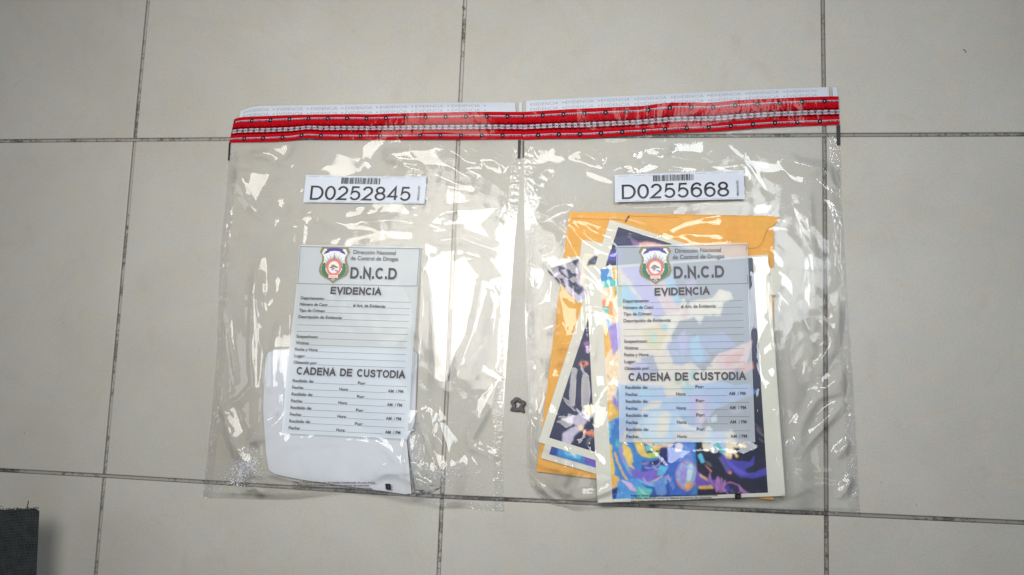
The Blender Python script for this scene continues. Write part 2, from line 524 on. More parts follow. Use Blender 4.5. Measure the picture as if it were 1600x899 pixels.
class Bag:
    def __init__(self, left, right, top, bottom):
        self.L, self.R, self.T, self.B = (Curve(c) for c in (left, right, top, bottom))
        # common corners
        for a, b, ia, ib in ((self.L, self.T, 0, 0), (self.R, self.T, 0, -1), (self.L, self.B, -1, 0), (self.R, self.B, -1, -1)):
            m = (a.p[ia] + b.p[ib]) / 2
            a.p[ia] = m; b.p[ib] = m
        self.outline = np.r_[self.T.p, self.R.p[1:], self.B.p[::-1][1:], self.L.p[::-1][1:-1]]
        lo, hi = self.outline.min(0) - 0.01, self.outline.max(0) + 0.01
        self.lo = lo; self.step = 0.001
        nx, ny = ((hi - lo) / self.step).astype(int) + 2
        self.X, self.Y = np.meshgrid(lo[0] + np.arange(nx) * self.step, lo[1] + np.arange(ny) * self.step)
        d = np.full(self.X.shape, 9.0)
        n = len(self.outline)
        for i in range(n):
            dd, _, _ = seg_dist(self.X, self.Y, self.outline[i], self.outline[(i + 1) % n])
            d = np.minimum(d, dd)
        ins = inside(self.X, self.Y, self.outline)
        self.d = np.where(ins, d, 0)
        self.H = np.zeros(self.X.shape)

    def coons(self, u, v):
        u = u[..., None]; v = v[..., None]
        l, r = self.L(v[..., 0]), self.R(v[..., 0])
        t, b = self.T(u[..., 0]), self.B(u[..., 0])
        c00, c10, c01, c11 = self.L.p[0], self.R.p[0], self.L.p[-1], self.R.p[-1]
        return ((1 - u) * l + u * r + (1 - v) * t + v * b
                - ((1 - u) * (1 - v) * c00 + u * (1 - v) * c10 + (1 - u) * v * c01 + u * v * c11))

    def sample(self, x, y):
        fx = np.clip((np.asarray(x) - self.lo[0]) / self.step, 0, self.X.shape[1] - 1.001)
        fy = np.clip((np.asarray(y) - self.lo[1]) / self.step, 0, self.X.shape[0] - 1.001)
        i, j = fx.astype(int), fy.astype(int)
        a, b = fx - i, fy - j
        H = self.H
        return (H[j, i] * (1 - a) * (1 - b) + H[j, i + 1] * a * (1 - b) + H[j + 1, i] * (1 - a) * b + H[j + 1, i + 1] * a * b)

    def mask(self, polys_px, z=0.006, soft=4):
        m = np.zeros(self.X.shape)
        for p in polys_px:
            m = np.maximum(m, inside(self.X, self.Y, poly_w(p, z)))
        return blur(m, soft)

    def facets(self, n, amp, seed, soft, stretch=1.0):
        """flat facets meeting in creases: random points of random height joined by triangles"""
        r = np.random.default_rng(seed)
        lo, hi = self.outline.min(0) - 0.03, self.outline.max(0) + 0.03
        pts = lo + r.random((n, 2)) * (hi - lo)
        pts = np.r_[pts, [lo, hi, (lo[0], hi[1]), (hi[0], lo[1])]]
        hh = r.normal(0, 1, len(pts)) * amp
        ang = 0.5; ca, sa = math.cos(ang), math.sin(ang)
        q = pts @ np.array([[ca, -sa], [sa, ca]])
        q[:, 1] *= stretch
        vs, _, fs, ov, _, _ = geometry.delaunay_2d_cdt([Vector(p) for p in q.tolist()], [], [], 0, 1e-7)
        qx = self.X * ca + self.Y * sa; qy = (-self.X * sa + self.Y * ca) * stretch
        out = np.zeros(self.X.shape)
        for f in fs:
            idx = [ov[k][0] for k in f]
            (x0, y0), (x1, y1), (x2, y2) = (q[k] for k in idx)
            den = (y1 - y2) * (x0 - x2) + (x2 - x1) * (y0 - y2)
            if abs(den) < 1e-12:
                continue
            near = ((qx >= min(x0, x1, x2)) & (qx <= max(x0, x1, x2)) & (qy >= min(y0, y1, y2)) & (qy <= max(y0, y1, y2))).nonzero()
            sx, sy = qx[near], qy[near]
            a = ((y1 - y2) * (sx - x2) + (x2 - x1) * (sy - y2)) / den
            b = ((y2 - y0) * (sx - x2) + (x0 - x2) * (sy - y2)) / den
            c = 1 - a - b
            m = (a >= -1e-9) & (b >= -1e-9) & (c >= -1e-9)
            out[near[0][m], near[1][m]] = (a * hh[idx[0]] + b * hh[idx[1]] + c * hh[idx[2]])[m]
        return blur(out, soft)

    def drape(self, contents, ridges, calm, seed, tilts=(), nrand=44):
        """height of the upper film: laid over the contents, puffed a little, creased"""
        X, Y = self.X, self.Y
        c = np.zeros(X.shape)
        for p, z in contents:
            c = np.maximum(c, inside(X, Y, poly_w(p, z)) * z)
        self.content = c

        def dilate(a, n):
            for ax in (0, 1):
                b = a
                for k in range(1, n + 1):
                    b = np.maximum(b, np.maximum(np.roll(a, k, ax), np.roll(a, -k, ax)))
                a = b
            return a
        base = np.maximum(blur(dilate(c, 6), 4), 0.8 * blur(dilate(c, 24), 11))
        flat = blur(dilate(c, 60), 26)
        edge = sstep(0.0, 0.050, self.d)
        rim = sstep(0.0, 0.014, self.d)
        calm_m = self.mask(calm, soft=6)
        k = 1 - 0.97 * calm_m
        x, y = X * 1000, Y * 1000                                     # millimetres
        wx = x + 10 * perlin(x / 60, y / 60, seed); wy = y + 10 * perlin(x / 60 + 9, y / 60 + 4, seed + 1)
        area = sstep(-0.20, 0.30, perlin(x / 90 + 5, y / 90 + 2, seed + 6))
        wr = self.facets(70, 0.0030, seed + 50, 2.2, 0.7) + self.facets(230, 0.0009, seed + 51, 1.2, 0.8) * (0.15 + 0.85 * area)
        wr = wr + self.facets(1400, 0.00016, seed + 52, 0.7) * area + 0.0040 * perlin(wx / 110, wy / 110, seed + 3)
        wr = wr + 0.0045
        r = random.Random(seed)
        rid = np.zeros(X.shape)
        lo, hi = self.outline.min(0), self.outline.max(0)
        rnd = []
        for _ in range(nrand):
            cx, cy = r.uniform(lo[0], hi[0]), r.uniform(lo[1], hi[1])
            a = r.choice((r.gauss(1.3, 0.35), r.gauss(-0.5, 0.5), r.uniform(0, 3.14)))
            L = r.uniform(0.015, 0.060)
            b = a + r.uniform(-0.4, 0.4)
            p0 = (cx - math.cos(a) * L, cy - math.sin(a) * L); p2 = (cx + math.cos(b) * L, cy + math.sin(b) * L)
            w = r.uniform(0.003, 0.010)
            rnd.append(([p0, (cx, cy), p2], w, w * r.uniform(0.6, 1.6), w * r.uniform(0.08, 0.22) * r.choice((1, 1, -0.6))))
        for pts, wl, wr_, h, eps in [q + (0.0007,) for q in rnd] + [([tuple(q) for q in poly_w(p, 0.008)], a * 0.9, b * 0.9, h * 1.35, 0.0013) for p, a, b, h in ridges]:
            best = np.full(X.shape, 9.0); T = np.zeros(X.shape); S = np.zeros(X.shape)
            n = len(pts) - 1
            for i in range(n):
                dd, t, sd = seg_dist(X, Y, pts[i], pts[i + 1])
                m = dd < best
                best = np.where(m, dd, best); T = np.where(m, (i + t) / n, T); S = np.where(m, sd, S)
            w = np.where(S > 0, wl, wr_)
            prof = np.clip(1 - np.sqrt(best ** 2 + eps ** 2) / w, 0, 1)
            prof = prof * (1 - 0.35 * (1 - prof))
            taper = np.clip(np.minimum(T, 1 - T) * 4, 0, 1) * 0.85 + 0.15 * (np.minimum(T, 1 - T) > 0)
            rid += h * prof * taper
        h = 0.0011 + base + np.maximum(wr, -0.0005) * edge * k + rid * rim * k
        h += 0.0004 * np.abs(perlin(wx / 5, wy / 9, seed + 9)) * (1 - edge) * rim * k
        low = np.where(c > 0, c + 0.0007, 0.0010)
        # taut facets of the film that lean towards one of the lamps
        smooth = blur(h, 9)
        for poly in tilts:
            pw = poly_w(poly, 0.008)
            m = blur(inside(X, Y, pw).astype(float), 3.2)
            m = np.clip(m * 1.25, 0, 1) * (1 - calm_m) * edge ** 0.5
            cc = pw.mean(0)
            P = np.array([cc[0], cc[1], 0.008])
            best_g = None
            for Lm in LAMPS:
                v = (CAM - P) / np.linalg.norm(CAM - P); l = (np.array(Lm) - P) / np.linalg.norm(np.array(Lm) - P)
                hv = v + l
                g = -hv[:2] / hv[2]
                if best_g is None or np.hypot(*g) < np.hypot(*best_g):
                    best_g = g
            ramp = best_g[0] * (X - cc[0]) + best_g[1] * (Y - cc[1])
            sel = m > 0.3
            if not sel.any():
                continue
            mean = float((smooth - ramp)[sel].mean())
            lift = 0.4 * max(float((low + 0.0004 - ramp)[sel].max()), mean) + 0.6 * mean
            target = lift + ramp + 0.45 * (h - smooth)
            h = h * (1 - m) + target * m
        h = np.maximum(h, low)
        for _ in range(14):                                   # film cannot stand up like a wall
            for ax in (0, 1):
                for sh in (1, -1):
                    h = np.minimum(h, np.roll(h, sh, ax) + 0.65 * self.step)
        h = np.maximum(h, low)
        calm_h = np.maximum(flat, blur(h, 12)) + 0.0015 * edge
        h = h * (1 - calm_m) + np.maximum(calm_h, low) * calm_m
        self.H = h

    def patch(self, u0, u1, v0, v1, nu, nv, dz=0.0):
        u, v = np.meshgrid(np.linspace(u0, u1, nu), np.linspace(v0, v1, nv))
        xy = self.coons(u, v)
        z = self.sample(xy[..., 0], xy[..., 1]) + dz
        return np.concatenate([xy, z[..., None]], -1).reshape(-1, 3), grid_faces(nv, nu)

    def on(self, xy, dz):
        z = self.sample(xy[:, 0], xy[:, 1]) + dz
        return np.c_[xy, z]


class Quad:
    """a printed field: (a, b) in 0..1, b downwards, to floor coordinates"""

    def __init__(self, corners_px, z):
        self.c = poly_w(corners_px, z)

    def __call__(self, a, b):
        a = np.asarray(a, float)[..., None]; b = np.asarray(b, float)[..., None]
        c = self.c
        return (1 - a) * (1 - b) * c[0] + a * (1 - b) * c[1] + a * b * c[2] + (1 - a) * b * c[3]


TXT_CACHE = {}


def text_geo(s, bold=0.0):
    key = (s, bold)
    if key not in TXT_CACHE:
        cu = bpy.data.curves.new("lettering", 'FONT')
        cu.body = s; cu.size = 1.0; cu.offset = bold; cu.resolution_u = 3
        o = bpy.data.objects.new("lettering", cu)
        COL.objects.link(o)
        dg = bpy.context.evaluated_depsgraph_get()
        me = bpy.data.meshes.new_from_object(o.evaluated_get(dg))
        v = np.array([p.co[:2] for p in me.vertices])
        f = [tuple(p.vertices) for p in me.polygons]
        bpy.data.objects.remove(o); bpy.data.curves.remove(cu); bpy.data.meshes.remove(me)
        TXT_CACHE[key] = (v, f)
    return TXT_CACHE[key]


def el(cx, cy, rx, ry, d0, d1, n=22):
    t = np.radians(np.linspace(d0, d1, n))
    return [(cx + rx * math.cos(x), cy + ry * math.sin(x)) for x in t]


def curve_through(p, n=5):
    """smooth line through points"""
    p = [np.array(q, float) for q in p]
    o = []
    for i in range(len(p) - 1):
        p0, p1, p2, p3 = p[max(i - 1, 0)], p[i], p[i + 1], p[min(i + 2, len(p) - 1)]
        for t in np.linspace(0, 1, n + 1)[:-1]:
            o.append(0.5 * (2 * p1 + (p2 - p0) * t + (2 * p0 - 5 * p1 + 4 * p2 - p3) * t * t + (3 * p1 - p0 - 3 * p2 + p3) * t ** 3))
    return [tuple(q) for q in o] + [tuple(p[-1])]


GLYPH = {   # centre lines of a plain grotesque, (advance width, strokes), closed strokes end where they begin
    'D': (0.70, [[(0, 0), (0, 1), (0.30, 1)] + el(0.30, 0.5, 0.38, 0.5, 88, -88) + [(0.30, 0), (0, 0)]]),
    '0': (0.56, [el(0.27, 0.5, 0.27, 0.5, 0, 360, 36)]),
    '2': (0.56, [el(0.27, 0.70, 0.25, 0.30, 170, -38) + [(0.0, 0.0), (0.54, 0.0)]]),
    '5': (0.56, [[(0.50, 1), (0.11, 1), (0.05, 0.50)] + el(0.26, 0.325, 0.27, 0.325, 128, -155)]),
    '8': (0.56, [el(0.27, 0.76, 0.22, 0.24, -90, 270, 30), el(0.27, 0.26, 0.27, 0.26, 90, 450, 34)]),
    '4': (0.56, [[(0.42, 0), (0.42, 1), (0.0, 0.27), (0.56, 0.27)]]),
    '6': (0.56, [el(0.28, 0.32, 0.26, 0.32, 180, 540, 32), curve_through([(0.02, 0.34), (0.02, 0.62), (0.10, 0.87), (0.28, 1.0), (0.44, 0.95), (0.52, 0.80)])]),
    'E': (0.60, [[(0.56, 0), (0, 0), (0, 1), (0.55, 1)], [(0, 0.52), (0.50, 0.52)]]),
    'V': (0.66, [[(0, 1), (0.33, 0), (0.66, 1)]]),
    'I': (0.02, [[(0, 0), (0, 1)]]),
    'N': (0.62, [[(0, 0), (0, 1), (0.60, 0), (0.60, 1)]]),
    'C': (0.70, [el(0.36, 0.5, 0.36, 0.5, 42, 318, 30)]),
    'A': (0.70, [[(0, 0), (0.35, 1), (0.70, 0)], [(0.12, 0.33), (0.58, 0.33)]]),
    'U': (0.62, [[(0, 1), (0, 0.33)] + el(0.30, 0.33, 0.30, 0.33, 180, 360) + [(0.60, 1)]]),
    'S': (0.60, [curve_through([(0.55, 0.74), (0.48, 0.93), (0.29, 1.0), (0.09, 0.92), (0.05, 0.74), (0.14, 0.60), (0.30, 0.53), (0.47, 0.45), (0.57, 0.28), (0.49, 0.07), (0.28, 0.0), (0.07, 0.07), (0.0, 0.27)])]),
    'T': (0.62, [[(0, 1), (0.62, 1)], [(0.31, 1), (0.31, 0)]]),
    'O': (0.74, [el(0.37, 0.5, 0.37, 0.5, 0, 360, 36)]),
    '.': (0.06, [[(0.03, -0.0), (0.03, 0.075)]]),
    ' ': (0.26, []),
}


def stroke_text(s, w, track=0.22):
    """strokes of half width w (of the cap height); bounding box 0..1 high"""
    V, F = [], []
    x = 0.0
    for ch in s:
        adv, strokes = GLYPH[ch]
        for st in strokes:
            p = [np.array((x + q[0], w + q[1] * (1 - 2 * w))) for q in st]
            p = [q for i, q in enumerate(p) if i == 0 or np.linalg.norm(q - p[i - 1]) > 1e-6]
            closed = np.linalg.norm(p[0] - p[-1]) < 1e-6
            if closed:
                p = p[:-1]
            n = len(p); b = len(V)
            for i in range(n):
                a = p[(i - 1) % n] if (closed or i > 0) else None
                c = p[(i + 1) % n] if (closed or i < n - 1) else None
                d0 = (p[i] - a) / np.linalg.norm(p[i] - a) if a is not None else None
                d1 = (c - p[i]) / np.linalg.norm(c - p[i]) if c is not None else None
                d0 = d1 if d0 is None else d0; d1 = d0 if d1 is None else d1
                n0 = np.array((-d0[1], d0[0])); n1 = np.array((-d1[1], d1[0]))
                m = n0 + n1; m = m / (np.linalg.norm(m) + 1e-9)
                k = w / max(0.35, float(m @ n0))
                end = np.zeros(2)
                if not closed and i in (0, n - 1) and ch in 'EVINATU.':
                    end = (-d1 if i == 0 else d0) * w
                V += [p[i] + m * k + end, p[i] - m * k + end]
            for i in range(n if closed else n - 1):
                j = (i + 1) % n
                F.append((b + 2 * i, b + 2 * i + 1, b + 2 * j + 1, b + 2 * j))
        x += adv + track
    return np.array(V), F


class Ink:
    """collects lettering, rules and bars into one printed mesh"""

    def __init__(self, bag, quad, dz):
        self.bag, self.q, self.dz = bag, quad, dz
        self.v, self.f, self.c, self.n = [], [], [], 0

    def add(self, a, b, faces, color=(0, 0, 0), lift=0.0):
        xy = self.q(a, b)
        self.v.append(self.bag.on(xy, self.dz + lift))
        self.f += [tuple(i + self.n for i in f) for f in faces]
        self.c.append(np.tile(np.array(color[:3]), (len(xy), 1)))
        self.n += len(xy)

    def text(self, s, a0, a1, b0, b1, bold=0.0, rot=False, color=(0, 0, 0), lift=0.0, ref=None):
        """fit the text to the box; b0/b1 are cap top and baseline"""
        v, f = text_geo(s, bold)
        x0, x1 = v[:, 0].min(), v[:, 0].max()
        cap = 0.729
        t = (v[:, 0] - x0) / (x1 - x0)
        w = v[:, 1] / cap
        if rot:
            a = a1 + (a0 - a1) * w; b = b1 + (b0 - b1) * t
        else:
            a = a0 + (a1 - a0) * t; b = b1 + (b0 - b1) * w
        self.add(a, b, f, color, lift)

    def caps(self, s, a0, a1, b0, b1, w, track=0.22):
        v, f = stroke_text(s, w, track)
        x0, x1 = v[:, 0].min(), v[:, 0].max()
        self.add(a0 + (a1 - a0) * (v[:, 0] - x0) / (x1 - x0), b1 + (b0 - b1) * v[:, 1], f)

    def rect(self, a0, a1, b0, b1, n=1, color=(0, 0, 0), lift=0.0):
        aa = np.linspace(a0, a1, n + 1)
        a = np.r_[aa, aa]; b = np.r_[np.full(n + 1, b0), np.full(n + 1, b1)]
        self.add(a, b, [(i, n + 1 + i, n + 2 + i, i + 1) for i in range(n)], color, lift)

    def poly(self, pts, color=(0, 0, 0), lift=0.0):
        p = np.array(pts, float)
        self.add(p[:, 0], p[:, 1], [tuple(range(len(p)))], color, lift)

    def build(self, name, mat, parent, color=False):
        return mesh_obj(name, np.concatenate(self.v), self.f, mat, parent,
                        colors=np.concatenate(self.c) if color else None)


def strip_patch(bag, top_px, bot_px, nu, nv, dz, z=0.002):
    T, B = Curve(top_px, z), Curve(bot_px, z)
    u, v = np.meshgrid(np.linspace(0, 1, nu), np.linspace(0, 1, nv))
    xy = T(u) * (1 - v[..., None]) + B(u) * v[..., None]
    zz = bag.sample(xy[..., 0], xy[..., 1]) + dz
    return np.concatenate([xy, zz[..., None]], -1).reshape(-1, 3), grid_faces(nv, nu), u.ravel(), v.ravel(), (T, B)


def tape_colors(u, v, length):
    """red security tape: two micro-lettered rules with discs, a chain of ringed padlocks in the middle"""
    red = np.array(lin(176, 14, 28)[:3]); dark = np.array(lin(120, 4, 18)[:3])
    white = np.array(lin(206, 200, 212)[:3]); blk = np.array(lin(30, 28, 36)[:3])
    x = u * length; y = v * 0.0285
    col = np.tile(red, (len(u), 1))
    mot = perlin(x * 220, y * 220, 5)
    col *= (1 + 0.10 * mot)[:, None]
    band = (np.abs(v - 0.36) < 0.035) & (np.sin(x * 900) * np.sin(x * 410 + 1) > -0.2)
    col[band] = col[band] * 0.55 + dark * 0.3
    zig = np.abs(np.abs(v - 0.545) - 0.115 - 0.012 * np.sin(x * 1050)) < 0.026
    col[zig] = dark * 0.35
    for c0 in (0.165, 0.855):
        m = np.abs(v - c0) < 0.031
        col[m] = white
        tx = m & (np.abs(v - c0) < 0.019) & (np.sin(x * 5200 + 3 * np.sin(x * 700)) > -0.85)
        col[tx] = white * 0.12
    for c0, ph in ((0.165, 0.0), (0.855, 0.006)):
        per = 0.0265
        xx = (x + ph + per / 2) % per - per / 2
        r = np.hypot(xx, y - c0 * 0.0285)
        col[r < 0.0027] = blk
        col[r < 0.0009] = white * 0.6
    m = np.abs(v - 0.545) < 0.068
    col[m] = white * 0.85
    per = 0.0080
    xx = (x + per / 2) % per - per / 2
    yy = y - 0.545 * 0.0285
    r = np.hypot(xx, yy)
    gap = m & (np.abs(np.abs(xx) - per / 2) < 0.0013) & (np.abs(np.abs(yy) - np.abs(np.abs(xx) - per / 2) * 0.8) < 0.00035)
    col[gap] = blk
    col[m & (r > 0.0017) & (r < 0.0023)] = blk
    kk = np.floor((x + per / 2) / per).astype(int) % 2
    lock = (np.abs(xx) < 0.0012) & (np.where(kk == 0, yy, -yy) > -0.0009) & (np.where(kk == 0, yy, -yy) < 0.0011)
    col[lock] = blk
    return col


CREST_C = dict(gold=lin(132, 124, 82), white=lin(226, 228, 232), purple=lin(70, 52, 150), green=lin(38, 112, 80),
               red=lin(226, 92, 68), olive=lin(132, 128, 66), blue=lin(74, 74, 168), grey=lin(120, 120, 110))


class Raster:
    """flat colours painted into a fine grid of printed points, cut to the first outline"""

    def __init__(self, bag, quad, dz):
        self.bag, self.q, self.dz, self.layers, self.texts = bag, quad, dz, [], []

    def poly(self, pts, color=(0, 0, 0), lift=0.0):
        self.layers.append((lift, len(self.layers), np.array(pts), np.array(color[:3])))

    def text(self, *a, **k):
        self.texts.append((a, k))

    def build(self, name, mat, parent, color=True):
        first = self.layers[0][2]
        lo, hi = first.min(0), first.max(0)
        nu, nv = 150, 190
        a, b = np.meshgrid(np.linspace(lo[0], hi[0], nu), np.linspace(lo[1], hi[1], nv))
        a, b = a.ravel(), b.ravel()
        col = np.ones((len(a), 3)); keep = inside(a, b, first)
        for _, _, p, c in sorted(self.layers, key=lambda t: (t[0], t[1])):
            col[inside(a, b, p)] = c
        f = grid_faces(nv, nu)
        f = f[keep[f].all(1)]
        used = np.unique(f); re = np.full(len(a), -1); re[used] = np.arange(len(used))
        v = self.bag.on(self.q(a[used], b[used]), self.dz)
        faces = [tuple(x) for x in re[f]]; cols = col[used]
        k = Ink(self.bag, self.q, self.dz)
        for ar, kw in self.texts:
            kw = dict(kw); kw['lift'] = 0.00012
            k.text(*ar, **kw)
        n = len(v)
        return mesh_obj(name, np.r_[v, np.concatenate(k.v)], faces + [tuple(i + n for i in t) for t in k.f], mat, parent,
                        colors=np.r_[cols, np.concatenate(k.c)])


def crest(bag, quad, dz, parent):
    """shield with gold rim, purple ribbon, sun rays, laurel, red ring round an island, name plate"""
    k = Raster(bag, quad, dz)
    # shield in its own box: x 0..1, y 0..1 (y down)
    bx0, bx1, by0, by1 = 0.172, 0.425, 0.035, 0.985     # inside the header box -> panel coords
    hb = 0.208

    def P(pts):
        return [(bx0 + (bx1 - bx0) * x, (by0 + (by1 - by0) * y) * hb) for x, y in pts]
    half = [(0.5, 0.0), (0.76, 0.0), (0.92, 0.0), (1.0, 0.14), (0.91, 0.25), (0.90, 0.38), (0.97, 0.52), (0.99, 0.66), (0.93, 0.77), (0.78, 0.85), (0.62, 0.92), (0.5, 1.0)]
    full = half + [(1 - x, y) for x, y in half[::-1][1:-1]]
    k.poly(P(full), CREST_C['gold'])
    k.poly(P([(0.5 + (x - 0.5) * 0.84, 0.475 + (y - 0.475) * 0.87) for x, y in full]), CREST_C['white'], 2e-5)
    # sun rays
    for i in range(23):
        a = math.pi * (i / 22)
        R = 0.40 if i % 2 == 0 else 0.33
        if i == 11:
            R = 0.45
        c, s = math.cos(a), math.sin(a); n = 0.022
        k.poly(P([(0.5 + 0.22 * c - n * s, 0.56 - (0.20 * s + n * c) * 0.93), (0.5 + R * c, 0.56 - R * s * 0.98), (0.5 + 0.22 * c + n * s, 0.56 - (0.20 * s - n * c) * 0.93)]),
               CREST_C['grey'] if i != 11 else CREST_C['blue'], 4e-5)
    # laurel
    for sgn in (-1, 1):
        for i in range(8):
            t = i / 7
            ang = -0.25 + 1.55 * t
            cx = 0.5 + sgn * 0.335 * math.cos(ang) * 1.02; cy = 0.57 + 0.27 * math.sin(ang)
            pts = []
            for q in range(8):
                th = q / 8 * 2 * math.pi
                ex, ey = 0.078 * math.cos(th), 0.054 * math.sin(th)
                ro = sgn * (0.8 - ang)
                pts.append((cx + ex * math.cos(ro) - ey * math.sin(ro), cy + ex * math.sin(ro) + ey * math.cos(ro)))
            k.poly(P(pts), CREST_C['green'], 5e-5 + i * 2e-6)

    def disc(r, col, lift, cx=0.5, cy=0.56):
        k.poly(P([(cx + r * math.cos(t), cy + r * 0.93 * math.sin(t)) for t in np.linspace(0, 2 * math.pi, 28)[:-1]]), col, lift)
    disc(0.245, CREST_C['red'], 9e-5); disc(0.222, lin(232, 140, 116), 1.1e-4); disc(0.205, CREST_C['red'], 1.3e-4); disc(0.178, CREST_C['white'], 1.5e-4)
    k.poly(P([(0.40, 0.54), (0.43, 0.49), (0.50, 0.485), (0.58, 0.53), (0.64, 0.55), (0.62, 0.585), (0.54, 0.57), (0.47, 0.56)]), CREST_C['olive'], 1.7e-4)
    k.poly(P([(0.35, 0.545), (0.42, 0.55), (0.52, 0.585), (0.54, 0.61), (0.46, 0.60), (0.37, 0.57)]), CREST_C['blue'], 1.8e-4)
    k.poly(P([(0.40, 0.60), (0.50, 0.615), (0.50, 0.65), (0.43, 0.635)]), CREST_C['red'], 1.8e-4)
    k.poly(P([(0.55, 0.62), (0.65, 0.655), (0.62, 0.675), (0.54, 0.65)]), CREST_C['blue'], 1.8e-4)
    # plate with the initials
    k.poly(P([(0.34, 0.755), (0.66, 0.755), (0.66, 0.855), (0.34, 0.855)]), CREST_C['red'], 1.9e-4)
    k.poly(P([(0.355, 0.768), (0.645, 0.768), (0.645, 0.842), (0.355, 0.842)]), CREST_C['white'], 2.0e-4)
    pa = P([(0.385, 0.785), (0.615, 0.83)])
    k.text("DNCD", pa[0][0], pa[1][0], pa[0][1], pa[1][1], 0.02, color=CREST_C['red'], lift=2.2e-4)
    st = []
    for i in range(10):
        r = 0.045 if i % 2 == 0 else 0.018
        st.append((0.5 + r * math.sin(i * math.pi / 5), 0.895 - r * math.cos(i * math.pi / 5)))
    k.poly(P(st), CREST_C['blue'], 2.0e-4)
    # ribbon
    k.poly(P([(0.12, 0.215), (0.20, 0.125), (0.15, 0.12), (0.30, 0.11), (0.33, 0.15)]), lin(64, 48, 134), 1.0e-4)
    k.poly(P([(0.88, 0.215), (0.80, 0.125), (0.85, 0.12), (0.70, 0.11), (0.67, 0.15)]), lin(64, 48, 134), 1.0e-4)
    up = [(x, 0.03 + 0.30 * (x - 0.5) ** 2 * 1.6) for x in np.linspace(0.24, 0.76, 12)]
    k.poly(P(up + [(x, y + 0.085) for x, y in up[::-1]]), CREST_C['purple'], 1.2e-4)
    return k.build("crest", M_crest, parent, color=True)


def form_panel(bag, corners, root, z, ref_y):
    q = Quad(corners, z)
    n = 110
    a, b = np.meshgrid(np.linspace(0, 1, n), np.linspace(0, 1, n))
    xy = q(a.ravel(), b.ravel())
    panel = mesh_obj("form_panel", bag.on(xy, 0.0003), grid_faces(n, n), M_panel, root, smooth=True)
    dz = 0.0009
    crest(bag, q, dz, panel)
    X0, Wd, Y0, Ht = 965.0, 208.0, 385.0, 306.0     # layout measured on one of the two forms

    def ax(x): return (x - X0) / Wd
    def by(y): return (y - Y0) / Ht
    k = Ink(bag, q, dz)
    k.text("Dirección Nacional", ax(1059), ax(1131), by(391.5), by(398.5), 0.012)
    k.text("de Control de Drogas", ax(1055), ax(1136), by(401.5), by(408.5), 0.012)
    k.build("agency_name", M_formink, panel)
    for nm, txt, x0, x1, y0, y1, w in (("agency_initials", "D.N.C.D", 1056, 1135, 420, 439, 0.105), ("evidence_heading", "EVIDENCIA", 1025, 1112, 453, 465.5, 0.115),
                                       ("custody_heading", "CADENA DE CUSTODIA", 981, 1163, 585, 597.5, 0.112)):
        k = Ink(bag, q, dz)
        k.caps(txt, ax(x0), ax(x1), by(y0), by(y1), w, 0.30)
        k.build(nm, M_formink, panel)
    s = Ink(bag, q, dz)
    r = Ink(bag, q, dz - 0.0001)
    lw = 0.55 / Ht

    def rule(x0, x1, y):
        r.rect(ax(x0), ax(x1), by(y), by(y) + lw, 8)

    def t(txt, x0, x1, y):
        s.text(txt, ax(x0), ax(x1), by(y - 2.9), by(y + 2.3), 0.024)
    rows = [("Departamento:", 975, 1016, 473, 1162), ("Tipo de Crimen:", 975, 1020, 493.5, 1162), ("Descripción de Evidencia:", 975, 1050, 504, 1162),
            ("Sospechoso:", 975, 1012, 536, 1162), ("Víctima:", 975, 998, 546.5, 1162), ("Fecha y Hora:", 975, 1014, 557, 1162),
            ("Lugar:", 975, 993, 567.5, 1162), ("Obtenido por:", 975, 1014, 578, 1162)]
    for txt, x0, x1, y, xe in rows:
        t(txt, x0, x1, y); rule(x1 + 2, xe, y + 2.4)
    t("Número de Caso:", 975, 1023, 483.3, ); rule(1025, 1064, 485.6)
    t("# Art. de Evidencia:", 1066, 1121, 483.3); rule(1123, 1162, 485.6)
    rule(975, 1162, 517); rule(975, 1162, 527.5)
    s.build("case_fields", M_formink, panel)
    s = Ink(bag, q, dz)
    for i in range(4):
        y = 607.3 + i * 21.35
        t("Recibido de:", 976, 1011, y); rule(1013, 1083, y + 2.4); t("Por:", 1085, 1098, y); rule(1100, 1166, y + 2.4)
        y += 10.7
        t("Fecha:", 976, 995, y); rule(997, 1053, y + 2.4); t("Hora:", 1055, 1070, y); rule(1072, 1133, y + 2.4)
        t("AM  / PM", 1136, 1161, y)
    s.build("custody_fields", M_formink, panel)
    fr = 0.006
    for x0, x1, y0, y1 in ((fr, 1 - fr, 0.008, 0.008 + lw * 1.6), (fr, 1 - fr, 0.208, 0.208 + lw * 1.6)):
        r.rect(x0, x1, y0, y1, 20)
    for x in (fr, 1 - fr - 0.004):
        r.rect(x, x + 0.004, 0.008, 0.21, 1)
    r.build("form_rules", M_line, panel)
    return panel


def number_sticker(bag, corners, root, z, number, code, seed):
    q = Quad(corners, z)
    n = 70
    a, b = np.meshgrid(np.linspace(0, 1, n), np.linspace(0, 1, n))
    st = mesh_obj("number_sticker", bag.on(q(a.ravel(), b.ravel()), 0.0004), grid_faces(n, n), M_stick, root, smooth=True)
    k = Ink(bag, q, 0.0011)
    k.caps(number, 0.055, 0.882, 0.385, 0.905, 0.064, 0.20)
    k.build("serial_number", M_ink, st)
    k = Ink(bag, q, 0.0011)
    r = random.Random(seed)
    x = 0.302
    while x < 0.618:
        w = r.choice((0.0022, 0.0022, 0.004, 0.006, 0.008))
        k.rect(x, x + w, 0.075, 0.30)
        x += w + r.choice((0.0025, 0.003, 0.005, 0.007))
    k.build("barcode", M_ink, st)
    k = Ink(bag, q, 0.0011)
    k.text(code, 0.938, 0.955, 0.36, 0.88, 0.004, rot=True)
    k.build("side_code", M_ink, st)
    for c in (0.05, 0.95):
        k = Ink(bag, q, 0.0007)
        for x in np.arange(0.03, 0.95, 0.12):
            k.rect(x, x + 0.085, c, c + 0.008, 3)
        k.build("cut_line", M_line, st)


